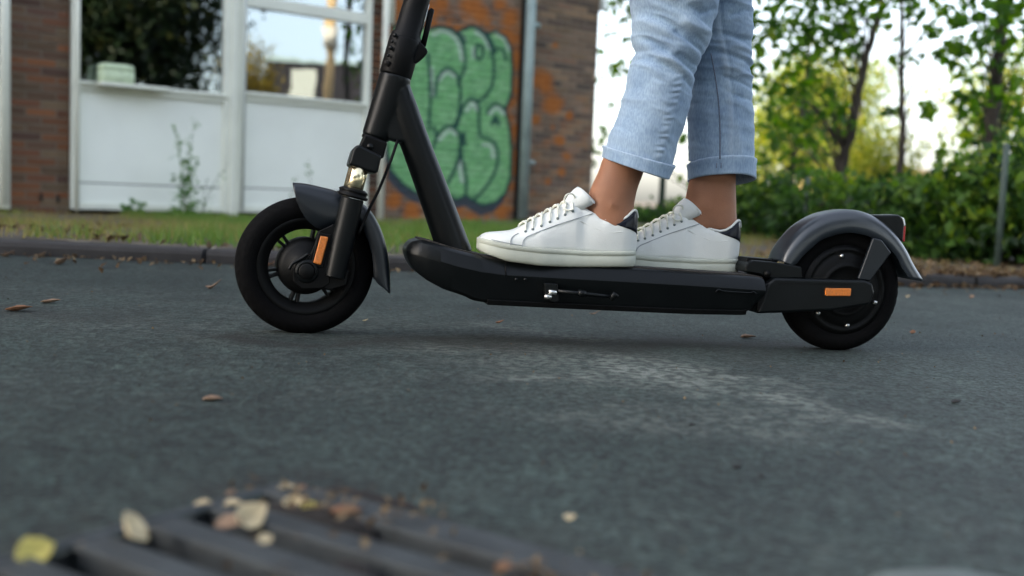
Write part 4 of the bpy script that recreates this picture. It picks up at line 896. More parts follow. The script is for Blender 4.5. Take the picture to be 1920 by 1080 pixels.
for v0, rows, cr, b0, seed, vh in ((NV, NEAR, NCR, .060, 5, .095), (FV, FAR, FCR, .060, 15, -.095)):
    ys = np.arange(-2, rows[-1][0] + 2.5, 2.2); rr = np.array(rows); Ls = np.interp(ys, rr[:, 0], rr[:, 1]); Rs = np.interp(ys, rr[:, 0], rr[:, 2])
    nth = 132; th = np.linspace(0, 2 * PI, nth, endpoint=False); rings = []; fades = []
    # above the frame: thigh up to the hip
    k = lp(-2, Ls[0], Rs[0], v0)
    for q in np.linspace(1, 0, 14)[:-1]:
        cu = k[0] * (1 - q) + (HIPU + .0) * q; cw_ = k[1] * (1 - q) + (HIPW - .03) * q; cv = v0 * (1 - q) + vh * q; a = k[2] * (1 - q) + .118 * q; b = (b0 + .012) * (1 - q) + .098 * q
        nn = .005 * fbm(np.cos(th) * 2 + q * 3, np.sin(th) * 2 + q * 4, seed)
        rings.append([SW(cu + (a + nn[i]) * math.cos(t), cv + (b + nn[i]) * math.sin(t), cw_) for i, t in enumerate(th)]); fades.append(np.full(nth, .1))
    for y_, l_, r_ in zip(ys, Ls, Rs):
        sl_ = 12 * min(1, max(0, (y_ - 190) / 100)) if seed == 5 else 0; pl, pr_ = np.array(S(l_, y_ - sl_, v0)), np.array(S(r_, y_ + sl_, v0)); mid = (pl + pr_) / 2; hv = (pr_ - pl) / 2; a = np.linalg.norm(hv); hd = hv / a
        b = b0 + .012 * max(0, 1 - y_ / 150.)
        px = (l_ + r_) / 2 + (r_ - l_) / 2 * np.cos(th); fr_w = np.clip(np.sin(th), 0, 1) ** .5; P = np.stack([px, np.full(nth, y_)], 1)
        d = np.zeros(nth)
        for pl2, A, sg in cr: d += A * np.exp(-(poly_dist(P, pl2) / sg) ** 2)
        d *= fr_w
        if seed == 5: u1_, v1_ = px * .88 + y_ * .48, -px * .48 + y_ * .88
        else: u1_, v1_ = px * .97 + y_ * .22, -px * .22 + y_ * .97
        zone = math.exp(-((y_ - 90) / 90.) ** 2) * .9 + .22
        d += zone * .0048 * (ridged(u1_ * .010, v1_ * .034, seed) - .55) + .0035 * fbm(u1_ * .02, v1_ * .05, seed + 3)
        fd = np.clip(.5 + d * 90, 0, 1) * .35
        # seam
        if seed == 5:
            sx = np.interp(y_, [120, 150, 200, 250, 300], [1262, 1255, 1243, 1228, 1213]); dd = px - sx; amp = np.clip((y_ - 120) / 40, 0, 1)
            d += fr_w * amp * (.0013 * np.sin(y_ * .55 + .05 * px + 2.2 * fbm(np.array([y_ * .05]), np.array([0.]), 4)[0] * 4) * (.4 + 1.2 * vnoise(np.array([y_ * .09]), np.array([3.]), 2)[0]) * np.exp(-(dd / 8) ** 2) - .002 * np.exp(-((dd - 12) / 2.5) ** 2)); fd = np.clip(fd + amp * .15 * np.exp(-(dd / 8) ** 2) * fr_w, 0, 1)
        else:
            sx = np.interp(y_, [0, 60, 100, 150, 200, 300], [1318, 1324, 1333, 1342, 1348, 1350]); dd = px - sx
            d += fr_w * (.0018 * np.exp(-(dd / 5) ** 2) - .0028 * np.exp(-((dd - 7) / 2.2) ** 2)); fd = np.clip(fd + .3 * np.exp(-(dd / 6) ** 2) * fr_w, 0, 1)
        sil = np.where(np.sin(th) < -.2, .6, 1)
        rings.append([SW(*( (mid + hd * (a + d[i]) * math.cos(t))[0], v0 + (b + d[i]) * math.sin(t), (mid + hd * (a + d[i]) * math.cos(t))[1])) for i, t in enumerate(th)]); fades.append(fd)
    v, f = loft(rings, caps=False); n0 = len(JV); JV += v; JF += [[i + n0 for i in q] for q in f]; JA += list(np.concatenate(fades))
pel = [uv_ring((HIPU, HIPW - .09, 0), .10, .165, 40), uv_ring((HIPU, HIPW - .03, 0), .122, .192, 40), uv_ring((HIPU, HIPW + .05, 0), .115, .178, 40), uv_ring((HIPU, HIPW + .09, 0), .108, .165, 40)]
v, f = loft(pel, caps=False); n0 = len(JV); JV += v; JF += [[i + n0 for i in q] for q in f]; JA += [.1] * len(v)
jeans = obj('jeans', JV, JF, denim, man, fix=True); attr_f(jeans, 'fade', JA)
# rolled cuffs
for v0, top, bot, b, seed in ((NV, [(1134.5, 274), (1262, 309)], [(1133.5, 297), (1249, 335)], .064, 3), (FV, [(1293.5, 305), (1412, 303)], [(1295, 337), (1411, 340)], .063, 13)):
    nth = 96; th = np.linspace(0, 2 * PI, nth, endpoint=False); R4 = []
    tl_, tr2 = [np.array(S(*p, v0)) for p in top]; bl, br = [np.array(S(*p, v0)) for p in bot]
    def ringc(q, off):
        l = tl_ * (1 - q) + bl * q; r = tr2 * (1 - q) + br * q; mid = (l + r) / 2; hv = (r - l) / 2; a = np.linalg.norm(hv); hd = hv / a
        wob = .0022 * fbm(np.cos(th) * 3 + q, np.sin(th) * 3, seed) + .0009 * np.sin(th * 17) * (1 if q < .15 else .2)
        sag = np.array([0, 0])
        return [SW(mid[0] + hd[0] * (a + off + wob[i]) * math.cos(t), v0 + (b + off + wob[i]) * math.sin(t), mid[1] + hd[1] * (a + off) * math.cos(t) + (-.009 if seed == 3 else .012) * math.sin(t) + (.0012 * fbm(np.array([t * 2.5]), np.array([q]), seed + 1)[0])) for i, t in enumerate(th)]
    seq = [(.10, -.004), (.0, -.0022), (-.01, .0004), (.02, .0020), (.12, .0024), (.35, .0016), (.6, .0016), (.88, .0020), (.97, .0022), (1.0, 0), (.97, -.003), (.8, -.0045), (.3, -.005), (-.2, -.006)]
    v, f = loft([ringc(q, o_) for q, o_ in seq], caps=False)
    cu = obj('cuff', v, f, denim, jeans); fad = np.repeat([.1, .6, .9, .75, .3, .15, .2, .3, .55, .3, 0, 0, 0, 0], nth) * (.6 + .8 * np.abs(fbm(np.tile(th * 9, len(seq)), np.zeros(nth * len(seq)), 8)))
    attr_f(cu, 'fade', np.clip(fad, 0, 1))
    sx = (1206, 314) if seed == 3 else (1348, 311)
    for dx_ in ((-4, 4) if seed != 3 else ()):
        p_ = [SP(sx[0] + dx_ + (2 if seed == 3 else 0), sx[1] - 6, v0 + b + .003), SP(sx[0] + dx_, sx[1], v0 + b + .004), SP(sx[0] + dx_ - (2 if seed == 3 else 0), sx[1] + 4, v0 + b + .0035)]
        obj('seam', *tube(p_, .0009, 6), seamm, cu)
sp_ = [SP(x_, y_, FV + .0625 + .012 * max(0, 1 - y_ / 150.) - (.006 if y_ < 80 else .001)) for x_, y_ in ((1333, 100), (1342, 150), (1348, 200), (1350, 250), (1350, 298))]
obj('seam', *tube(catmull(sp_, 6), .0014, 6), seamm, jeans)

# ------------------------------------------------------------------ drain grate in the foreground
iron = mat('cast_iron', (.038, .044, .047), .7, metal=.25, var=.35, vscale=25, bump=.8, bscale=260)
mudm = mat('mud', (.010, .008, .007), .95, var=.5, vscale=40, bump=1, bscale=150)
gctr = GU * (GR[0] + GR[1]) / 2 + GV * (GR[2] + GR[3]) / 2
grate = thing('drain_grate', 'dark cast iron drain grate with slanting bars in the road, leaves caught between them', 'drain grate', (gctr[0], gctr[1], float(tilt(gctr[0]))))
def gbox(u0, u1, v0, v1, z0, z1):
    c = []
    for z in (z0, z1):
        for a, b in ((u0, v0), (u1, v0), (u1, v1), (u0, v1)): p = GU * a + GV * b; c.append((p[0], p[1], float(tilt(p[0])) + z))
    return box8(c)
fr3 = MB(); fw = .028; zt_ = .004
fr3.add(*gbox(GR[0], GR[1], GR[3] - .045, GR[3], -.05, zt_)); fr3.add(*gbox(GR[0], GR[1], GR[2], GR[2] + fw, -.05, zt_)); fr3.add(*gbox(GR[0], GR[0] + .012, GR[2] + fw, GR[3] - fw, -.05, zt_)); fr3.add(*gbox(GR[1] - fw, GR[1], GR[2] + fw, GR[3] - fw, -.05, zt_))
obj('frame', fr3.v, fr3.f, iron, grate, smooth=False, bevel=.004)
v_ = .624
while v_ - .034 > GR[2] + fw:
    obj('bar', *gbox(GR[0] + .012, GR[1] - fw, v_ - .031, v_, -.04, zt_ - .001), iron, grate, smooth=False, bevel=.003); v_ -= .0635
pit = MB()
a0, a1, a2, a3 = GR
pit.add(*gbox(a0 + .005, a1 - .005, a2 + .005, a3 - .005, -.30, -.019))  # mud raised close under the bars to make the slots look deeply shaded
for q in ((a0, a1, a3 - .01, a3 - .002), (a0, a1, a2 + .002, a2 + .01), (a0 + .002, a0 + .01, a2 + .01, a3 - .01), (a1 - .01, a1 - .002, a2 + .01, a3 - .01)): pit.add(*gbox(*q, -.28, -.051))
obj('pit', pit.v, pit.f, mudm, grate, smooth=False)
# packed dirt in the far corner slots
nd = 26; Vd = []; 
for al, pe, ru, rv, hz_ in ((-.605, .650, .085, .035, .004), (-.36, .632, .085, .028, .004), (-.50, .575, .03, .02, .002), (-.60, .715, .12, .03, .003)):
    c = GU * al + GV * pe; r3 = []
    for i in range(9):
        fr0 = i / 8; ring = []
        for k in range(nd):
            a = 2 * PI * k / nd; rj = 1 + .3 * (random.random() - .5); p = c + GU * ru * fr0 * math.cos(a) * rj + GV * rv * fr0 * math.sin(a) * rj
            ring.append((p[0], p[1], float(tilt(p[0])) + hz_ * (1 - fr0 ** 2) - .018 * fr0 ** 3 + .0015 * (random.random() - .5)))
        r3.append(ring)
    o = obj('packed_dirt', *loft(r3, caps=False), mudm, base=(c[0], c[1], float(tilt(c[0])))); tag(o, kind='stuff'); o['label'] = 'dirt and gravel packed into the slots of the drain grate'
# pale stone at the bottom right edge
stm = mat('pale_stone', (.085, .105, .10), .8, var=.25, vscale=20, bump=.6, bscale=120)
c = G(1800, 1122); rings = []
for r_, z_ in ((.064, -.01), (.068, .003), (.062, .011), (.045, .016), (.02, .018), (.002, .0185)):
    rings.append([(c[0] + r_ * (1.0 + .08 * math.sin(3 * a)) * math.cos(a), c[1] + r_ * .78 * math.sin(a), c[2] + z_ - .006) for a in np.linspace(0, 2 * PI, 40, endpoint=False)])
tag(obj('flat_stone', *loft(rings), stm, base=c), 'pale grey rounded flat stone on the asphalt at the bottom right corner', 'stone')

# ------------------------------------------------------------------ fallen leaves, pebbles
TAN = mat('dry_leaf_tan', (.20, .13, .085), .8, var=.3, vscale=60); CREAM = mat('dry_leaf_cream', (.44, .36, .22), .8, var=.2, vscale=60)
YEL = mat('leaf_yellow', (.40, .34, .08), .7, var=.25, vscale=60); RUST = mat('dry_leaf_rust', (.17, .08, .04), .85, var=.3, vscale=60); DARKL = mat('dark_pebble', (.02, .02, .02), .8)
def leaf_mesh(ln, wd, curl, seed):
    r = random.Random(seed); n = 8; V = []
    for i in range(n + 1):
        t = i / n; w_ = wd * math.sin(PI * t ** .8) * (1 + .15 * (r.random() - .5)) + .0004; z = curl * (1 - math.cos(PI * (t - .3) * 1.1)) * ln
        for k in (-1, -.5, 0, .5, 1): V.append(((t - .5) * ln, k * w_ / 1, z + abs(k) ** 1.5 * w_ * .45 * (1 + .4 * r.random())))
    Fc = [(i * 5 + k, i * 5 + k + 1, (i + 1) * 5 + k + 1, (i + 1) * 5 + k) for i in range(n) for k in range(4)]
    return V, Fc
def put_leaf(px, py, ln, m, label, rz=None, h=0.0, curl=.2, name='fallen_leaf', cat='leaf', wd=.3, tiltx=0.0, group=None):
    p = G(px, py, h); p[2] = float(tilt(p[0])) + h + .003
    V, Fc = leaf_mesh(ln, ln * wd, curl, px * 7 + py); rz = random.uniform(0, 6.28) if rz is None else rz
    Rm = Matrix.Rotation(rz, 3, 'Z') @ Matrix.Rotation(tiltx, 3, 'X')
    V = [np.array(Rm @ Vector(q)) + p for q in V]
    zmin = min(q[2] for q in V); V = [q + np.array([0, 0, p[2] - .002 - zmin]) for q in V]
    o = obj(name, V, Fc, m, base=p, solid=.0006); tag(o, label, cat, group); return o
put_leaf(400, 542, .040, TAN, 'tan curled leaf on the asphalt just in front of the front wheel', .2, curl=.35)
put_leaf(398, 752, .026, TAN, 'flat tan leaf lying alone on the asphalt below and left of the front wheel', .05, curl=.05)
put_leaf(937, 607, .020, RUST, 'small reddish brown leaf on the asphalt below the scooter nose', .3)
put_leaf(1115, 590, .028, TAN, 'thin straw coloured leaf on the asphalt under the middle of the deck', .1, wd=.12)
put_leaf(1403, 634, .035, TAN, 'tan leaf on the asphalt just left of the rear wheel', .0, curl=.05)
put_leaf(1711, 626, .022, RUST, 'brown leaf on the asphalt to the right of the rear wheel', 1)
put_leaf(1822, 559, .03, TAN, 'small tan leaf far out on the asphalt at the right', 1)
put_leaf(685, 603, .012, CREAM, 'tiny cream leaf scrap beside the front tyre contact', .3)
put_leaf(1702, 558, .02, CREAM, 'cream leaf scrap behind the rear tyre', .3)
put_leaf(35, 584, .05, RUST, 'rust coloured leaf at the left edge of the asphalt', .2, curl=.1)
put_leaf(95, 569, .04, TAN, 'tan leaf near the left edge of the road, beyond the rust coloured one', .2, curl=.1)
put_leaf(1383, 879, .011, DARKL, 'larger black pebble on the empty asphalt at the lower right', 0, name='pebble', cat='pebble', curl=.1, wd=.45)
put_leaf(1429, 897, .007, DARKL, 'smaller black pebble just right of the larger one', 0, name='pebble', cat='pebble', curl=.1, wd=.45)
put_leaf(1793, 757, .018, DARKL, 'black pebble at the end of the worn streak on the asphalt', .2, name='pebble', cat='pebble', curl=.1, wd=.4)
put_leaf(1297, 799, .009, DARKL, 'dark crumb of asphalt below the worn streak', .2, name='pebble', cat='pebble', curl=.1, wd=.4)
put_leaf(62, 1048, .028, YEL, 'yellow green leaf standing in the grate slot at the bottom left corner', 1.0, curl=.15, wd=.42, tiltx=.6)
put_leaf(238, 1016, .030, CREAM, 'cream coloured folded leaf upright in the grate, second from the left', 1.9, curl=.2, wd=.45, tiltx=.9)
put_leaf(462, 985, .028, CREAM, 'pale tan leaf caught in the third slot of the grate', 1.2, curl=.3, wd=.4, tiltx=.7)
put_leaf(430, 990, .024, TAN, 'brown leaf behind the pale one in the third slot of the grate', .1, curl=.1, wd=.4, tiltx=.3)
put_leaf(496, 1018, .014, CREAM, 'small pale leaf tip below the others in the third grate slot', 1, curl=.1, wd=.4, tiltx=.4)
put_leaf(380, 951, .015, CREAM, 'leftmost small pale pebble like leaf on the rim above the grate', .1, curl=.1, wd=.4)
put_leaf(433, 929, .010, TAN, 'tiny pinkish leaf scrap above the grate rim', .1, curl=.1, wd=.4)
put_leaf(435, 952, .017, CREAM, 'small pale leaf on the rim above the third slot', .1, curl=.1, wd=.4)
put_leaf(535, 921, .018, CREAM, 'pale grey leaf on the dirt at the far corner of the grate', .1, curl=.1, wd=.4)
put_leaf(562, 922, .014, RUST, 'small orange brown leaf beside the pale grey one on the dirt', .1, curl=.1, wd=.4)
put_leaf(548, 949, .018, CREAM, 'cream leaf on the dirt in the far corner slot', .6, curl=.2, wd=.4, tiltx=.5)
put_leaf(580, 957, .018, YEL, 'yellowish leaf right of the cream one in the far corner slot', .3, curl=.1, wd=.4)
put_leaf(645, 970, .030, RUST, 'rusty red leaf at the right end of the dirt filled slot', .1, curl=.1, wd=.35)
put_leaf(1068, 975, .012, CREAM, 'pale leaf scrap on the asphalt right of the grate', 1.4, curl=.1, wd=.4)
put_leaf(945, 1072, .016, RUST, 'orange brown leaf in the right slot at the bottom edge', .1, curl=.1, wd=.4)
kx = [(14, 481), (60, 479), (78, 482), (112, 481), (150, 479), (168, 482), (180, 480), (216, 484), (245, 487), (268, 489), (388, 492), (398, 489), (432, 494), (505, 500), (752, 507), (770, 508), (115, 497)]
ORD = ['first', 'second', 'third', 'fourth', 'fifth', 'sixth', 'seventh', 'eighth', 'ninth', 'tenth', 'eleventh', 'twelfth', 'thirteenth', 'fourteenth', 'fifteenth', 'sixteenth', 'seventeenth']
for i, (px, py) in enumerate(kx):
    put_leaf(px, py, random.uniform(.035, .06), (TAN, RUST, TAN, CREAM)[i % 4], ORD[sorted(kx).index((px, py))] + ' from the left of the dry leaves along the foot of the kerb, ' + ('tan', 'rust brown', 'tan', 'pale')[i % 4], random.uniform(-.6, .6), curl=.25, group='dry leaves along the foot of the kerb')
def leaf_quads(P, size, n_up=.0, flat=None, aspect=.62):
    """a diamond leaf of two folded triangles at each point"""
    n = len(P); d = rng.normal(size=(n, 3)); d[:, 2] -= .35; d /= np.linalg.norm(d, axis=1)[:, None]
    e = rng.normal(size=(n, 3)); 
    if n_up: e = e + 0 * e; nn = rng.normal(size=(n, 3)) * (1 - n_up); nn[:, 2] += n_up * 1.5; e = np.cross(nn, d)
    e = e - (e * d).sum(1)[:, None] * d; e /= np.linalg.norm(e, axis=1)[:, None]; f = np.cross(d, e)
    s = (size * rng.uniform(.6, 1.35, n))[:, None]
    b = P - d * s * .5; t = P + d * s * .5; l = P - e * s * aspect * .5 + f * s * .12 - d * s * .08; r = P + e * s * aspect * .5 + f * s * .12 - d * s * .08
    V = np.stack([b, l, t, r], 1).reshape(-1, 3); k = np.arange(n) * 4
    return V, np.concatenate([np.stack([k, k + 1, k + 2], 1), np.stack([k, k + 2, k + 3], 1)])
def foliage(name, P, size, m, parent, tint, n_up=0.0, aspect=.62):
    V, Fc = leaf_quads(P, size, n_up, aspect=aspect); o = obj(name, V, Fc, m, parent, smooth=False, fix=False); attr_f(o, 'tint', np.repeat(tint, 4)); o['kind'] = 'stuff'; return o
litter = leaf_mat('litter', [(0, (.05, .028, .014)), (.5, (.10, .065, .034)), (1, (.21, .155, .09))], .1, .9)
xx = rng.uniform(-3.2, 6.5, 7200); xx[5200:] = rng.uniform(.6, 6, 2000); yy = kerb_y(xx) + .10 + rng.exponential(.5, 7200); yy[5200:] = kerb_y(xx[5200:]) + rng.normal(.05, .06, 2000); keep = vnoise(xx * 1.7, yy * 1.7, 5) > np.where(xx > 1.2, .1, np.where(xx < -1.3, .45, .6)); xx, yy = xx[keep], yy[keep]
P = np.stack([xx, yy, np.where(yy < kerb_y(xx) - .005, tilt(xx) + .01, np.where(yy < kerb_y(xx) + .13, tilt(xx) + .056, vz(xx, yy) + .012))], 1); V, Fc = leaf_quads(P, .035, .8)
lo = obj('leaf_litter', V, Fc, litter, smooth=False, fix=False); attr_f(lo, 'tint', np.repeat(rng.random(len(P)), 4)); tag(lo, kind='stuff'); lo['label'] = 'dry leaves scattered over the grass behind the kerb'
xx = rng.uniform(-3.2, 3.5, 700); yy = kerb_y(xx) - rng.exponential(.10, 700) - .005
P = np.stack([xx, yy, tilt(xx) + .008], 1); V, Fc = leaf_quads(P, .022, .9)
lo = obj('gutter_litter', V, Fc, litter, smooth=False, fix=False); attr_f(lo, 'tint', np.repeat(rng.random(len(P)), 4)); tag(lo, kind='stuff'); lo['label'] = 'crumbs of dry leaves in the gutter along the kerb'
xx = rng.uniform(-2.2, 2.8, 900); yy = rng.uniform(.7, 4.2, 900); P = np.stack([xx, yy, road_h(xx, yy) + .001], 1)
V, Fc = leaf_quads(P, .0055, .9); gr = obj('road_grit', V, Fc, litter, smooth=False, fix=False); attr_f(gr, 'tint', np.repeat(rng.random(len(P)), 4)); tag(gr, kind='stuff'); gr['label'] = 'specks of grit and leaf crumbs strewn on the asphalt'

al = np.concatenate([rng.normal(-.58, .05, 80), rng.normal(-.33, .05, 60), rng.uniform(-.68, -.3, 25)]); pe = np.concatenate([rng.normal(.655, .025, 80), rng.normal(.62, .02, 60), rng.uniform(.45, .72, 25)])
P = al[:, None] * GU[None] + pe[:, None] * GV[None]; P = np.c_[P, tilt(P[:, 0]) + .011]; V, Fc = leaf_quads(P, .009, .8)
gr = obj('grate_debris', V, Fc, litter, smooth=False, fix=False); attr_f(gr, 'tint', np.repeat(rng.random(len(P)) ** .6, 4)); tag(gr, kind='stuff'); gr['label'] = 'crumbled leaves and grit gathered on the far corner of the drain grate'
# ------------------------------------------------------------------ grass on the verge
grassm = leaf_mat('grass', [(0, (.22, .17, .07)), (.35, (.26, .24, .08)), (.6, (.15, .21, .05)), (1, (.10, .21, .04))], .35, .6)
n = 70000; xx = rng.uniform(-4.2, 2.6, n); q = rng.uniform(0.12, 5.2, n) ** 1.0; yy = kerb_y(xx) + q
ft = (np.stack([xx, yy], 1) - FA[:2]) @ FN[:2]; keep = ft > .01; xx, yy = xx[keep], yy[keep]; n = len(xx)
pxx = 960 + FPX * xx / yy
green = np.clip(.2 + .5 * np.clip((pxx - 180) / 200, 0, 1) - .9 * np.clip((pxx - 1250) / 250, 0, 1) + 1.8 * fbm(xx * 2.2, yy * 2.2, 77), 0, 1)
dens = rng.random(n) < np.clip(.25 + green * .9, 0, 1) * np.clip(.8 + 2.2 * fbm(xx * 5, yy * 5, 88), .15, 1); xx, yy, green = xx[dens], yy[dens], green[dens]; n = len(xx)
hh = (.024 + .04 * green) * rng.uniform(.5, 1.5, n); aa = rng.uniform(0, 2 * PI, n); ww = .0035; lean = rng.normal(0, .4, (n, 2)) * hh[:, None]
b = np.stack([xx, yy, vz(xx, yy) - .003], 1); dx = np.stack([np.cos(aa) * ww, np.sin(aa) * ww, np.zeros(n)], 1)
V = np.stack([b - dx, b + dx, b + np.c_[lean, hh + .003]], 1).reshape(-1, 3); k = np.arange(n) * 3
go = obj('grass', V, np.stack([k, k + 1, k + 2], 1), grassm, smooth=False, fix=False); attr_f(go, 'tint', np.repeat(np.clip(green + rng.normal(0, .12, n), 0, 1), 3)); tag(go, kind='stuff')

# ------------------------------------------------------------------ weeds by the wall
weedm = leaf_mat('weed_leaf', [(0, (.04, .12, .02)), (.5, (.06, .18, .03)), (1, (.13, .24, .05))], .4)
stemm = mat('weed_stem', (.13, .15, .09), .8); barkm = mat('bark', (.05, .042, .034), .95, var=.35, vscale=12, bump=1, bscale=60)
def weed(px, pyb, pyt, off, label, spread, nl, size=.03, lean=.0, bushy=.5):
    t, zb_ = F(px, pyb, off); _, zt2 = F(px, pyt, off); h = zt2 - zb_; w_ = thing('weed', label, 'weed', FW(t, off, zb_)); mb = MB(); P = []
    for s in range(spread):
        tt = t + random.uniform(-.05, .05); dx = random.uniform(-.18, .18) + lean; hf = random.uniform(.55, 1.0) if s else 1
        pts = [FW(tt + dx * q ** 1.5 * hf, off + random.uniform(-.02, .02), zb_ + h * hf * q) for q in np.linspace(0, 1, 7)]
        mb.add(*tube(catmull(pts, 3), [.004 * (1 - .7 * i / 18) for i in range(19)], 5))
        for i in range(int(nl * hf)):
            q = random.random() ** (1 + bushy); j = min(5, int(q * 6)); f_ = q * 6 - j; p = pts[j] * (1 - f_) + pts[j + 1] * f_
            P.append(p + np.array([random.gauss(0, .05 * (1.2 - q)), random.gauss(0, .03), random.gauss(0, .03)]))
    obj('stem', mb.v, mb.f, stemm, w_); foliage('leaves', np.array(P), size, weedm, w_, rng.random(len(P)))
weed(345, 405, 222, .30, 'tall thin weed with small leaves growing in front of the left white panel', 4, 100, .042, .03, 1.3)
weed(372, 408, 300, .30, 'second thinner weed just right of the tall weed by the white panel', 2, 22, .03, .05)
weed(250, 405, 380, .25, 'low leafy weed at the foot of the left white panel', 5, 26, .05)
weed(585, 420, 300, .30, 'faint spindly weed above the front mudguard before the right white panel', 3, 26, .028, .02, .1)
weed(545, 420, 330, .32, 'small spindly weed left of the faint one before the right white panel', 2, 20, .026, 0, .1)
weed(800, 428, 415, .25, 'low weed tuft under the graffiti', 4, 10, .04)

# ------------------------------------------------------------------ shrubs, fence posts, trees
lf = leaf_mat('shrub_leaf', [(0, (.010, .030, .008)), (.35, (.035, .09, .018)), (.65, (.085, .17, .025)), (1, (.22, .30, .04))], .5)
tf = leaf_mat('tree_leaf', [(0, (.02, .06, .012)), (.4, (.06, .15, .02)), (.8, (.14, .26, .03)), (1, (.30, .33, .04))], .62)
sf = leaf_mat('far_leaf', [(0, (.045, .085, .012)), (.5, (.14, .19, .026)), (1, (.36, .34, .055))], .5)
gzm = mat('galvanised_post', (.045, .07, .06), .6, metal=.2, var=.2, vscale=10)
SHR = [(1208, 12.6, 392, .45, 'low distant shrub seen between the trouser legs, left of the pole'), (1268, 12.0, 398, .45, 'low distant shrub seen between the trouser legs, right of the pole'), (1335, 10.5, 385, .5, 'shrub hidden behind the rear ankle'),
       (1402, 8.8, 352, .42, 'dark shrub directly right of the rear ankle'), (1460, 8.2, 338, .42, 'dark shrub behind the front slope of the rear fender'), (1525, 7.8, 345, .42, 'dark shrub above the middle of the rear fender beside the hidden fence post'), (1590, 7.3, 350, .4, 'dark shrub at the foot of the leaning tree trunk'),
       (1655, 6.9, 356, .4, 'dark shrub at the foot of the straight thin tree, above the tail light'), (1722, 6.5, 352, .4, 'green shrub with pale leaves just right of the tail light'), (1790, 6.2, 345, .4, 'green shrub between the tail light and the fence post'),
       (1860, 6.1, 330, .42, 'tall green shrub behind the grey fence post'), (1935, 6.0, 300, .45, 'tall green shrub at the right edge of the photo')]
for px, dep, pyt, hw_, lab in SHR + [(2020, 6.2, 280, .5, 'first shrub beyond the right edge of the photo'), (2120, 6.4, 260, .55, 'second shrub beyond the right edge of the photo'), (2250, 6.6, 260, .6, 'large outermost shrub beyond the right edge of the photo')]:
    top = at(px, pyt, dep); gz_ = float(vz(top[0], dep)); H = top[2] - gz_; base = np.array([top[0], dep, gz_])
    s_ = thing('shrub', lab or 'green shrub beyond the right edge of the photo', 'shrub', base, 'shrubs along the fence')
    n = int(1700 * max(.35, min(1, H / .6)) * hw_ / .42); P = []
    cl = [(rng.uniform(-hw_, hw_), rng.uniform(-.35, .35), rng.uniform(.1, 1.0) ** .9 * H * (1.12 - .3 * rng.random())) for _ in range(34)]
    TT = []
    for cx, cy, cz in cl: P.append(np.array([cx, cy, cz]) + rng.normal(size=(n // 34, 3)) * [.10, .10, .075]); TT.append(np.full(n // 34, rng.choice([-.28, -.15, 0, .15, .36]) + .12 * (cz / H - .5)))
    TT = np.concatenate(TT)
    P = np.concatenate(P); P[:, 2] = np.abs(P[:, 2]); kk = P[:, 2] < H * 1.25; P = P[kk]; TT = TT[kk]
    foliage('foliage', P + base, .07, lf, s_, np.clip(rng.beta(2, 3.4, len(P)) * .7 + .08 + TT, 0, 1))
    mb = MB()
    for k in range(5): a = base + [random.uniform(-.15, .15), random.uniform(-.1, .1), 0]; mb.add(*tube([a, a + [random.uniform(-.1, .1), 0, H * .4], a + [random.uniform(-.3, .3), random.uniform(-.1, .1), H * .8]], [.012, .009, .004], 6))
    obj('stem', mb.v, mb.f, barkm, s_)
def post(px, pyb, dep, h, r, label):
    p = at(px, pyb, dep); z = float(vz(p[0], dep)); o = obj('fence_post', *tube([(p[0], dep, z - .1), (p[0], dep, z + h), (p[0], dep, z + h + .008)], [r, r, r * .6], 14), gzm, base=(p[0], dep, z)); tag(o, label, 'fence post', 'grey fence posts')
post(1877, 400, 5.35, .62, .016, 'grey green metal fence post in front of the shrubs near the right edge'); post(1513, 360, 7.3, .45, .015, 'thin grey green fence post half hidden in the shrubs above the rear fender'); post(1241, 370, 11.0, 1.9, .034, 'pale grey post seen between the two trouser legs')
def tree(name, label, dep, trunk, r0, clumps, size, m, seed, extra=None, n_mul=1.0, group='trees beyond the fence', branch=True):
    """trunk: pixel points at depth dep; clumps: (px, py, radius px)"""
    rg = np.random.default_rng(seed); pts = [at(a, b, dep) for a, b in trunk]; z = float(vz(pts[0][0], dep)); pts = [np.array([pts[0][0] - (pts[1][0] - pts[0][0]) * .3, dep, z - .1])] + pts
    top = pts[-1]; up = pts[-1] - pts[-2]; up = up / np.linalg.norm(up); pts.append(top + up * 1.6); pts.append(top + up * 3.2 + [.2, 0, 0])
    t = thing(name, label, 'tree', pts[0] + [0, 0, .1], group); sp = catmull(pts, 5); rr = [r0 * (1 - .72 * i / (len(sp) - 1)) for i in range(len(sp))]
    sp = [p + rg.normal(size=3) * r0 * .12 for p in sp]
    tr = MB(); tr.add(*tube(sp, rr, 10)); P = []; spn = np.array(sp)
    for cx, cy, r in clumps:
        dd = dep + rg.uniform(-.7, .7); c = at(cx, cy, dd); R_ = r / FPX * dd; n = int(max(6, (r / (size / dep * FPX)) ** 2 * 13 * n_mul))
        nb = 3 if r > 15 else 1
        for b_ in range(nb):
            e = c + rg.normal(size=3) * R_ * .6
            lo_ = spn[spn[:, 2] < e[2] + .2]; k0 = lo_[np.argmin(np.linalg.norm(lo_ - (e - [0, 0, .5]), axis=1))] if len(lo_) else spn[0]
            if branch: mid = k0 * .5 + e * .5 + np.array([0, 0, .12]) + rg.normal(size=3) * .05; tr.add(*tube(catmull([k0, mid, e], 4), [r0 * .10 * (1 - .8 * i / 8) + .0015 for i in range(9)], 5))
            q = rg.random((n // nb + 1, 1)) ** .5; P.append(e * 1 + (rg.normal(size=(n // nb + 1, 3)) * R_ * .55))
    if extra:
        for (ex, ey, ez, er, en) in extra: c = top + np.array([ex, ey, ez]); P.append(c + rg.normal(size=(en, 3)) * er * .5)
    P = np.concatenate(P); obj('trunk', tr.v, tr.f, barkm, t); foliage('crown', P, size, m, t, np.clip(rg.beta(2, 3, len(P)), 0, 1), aspect=.7); return t
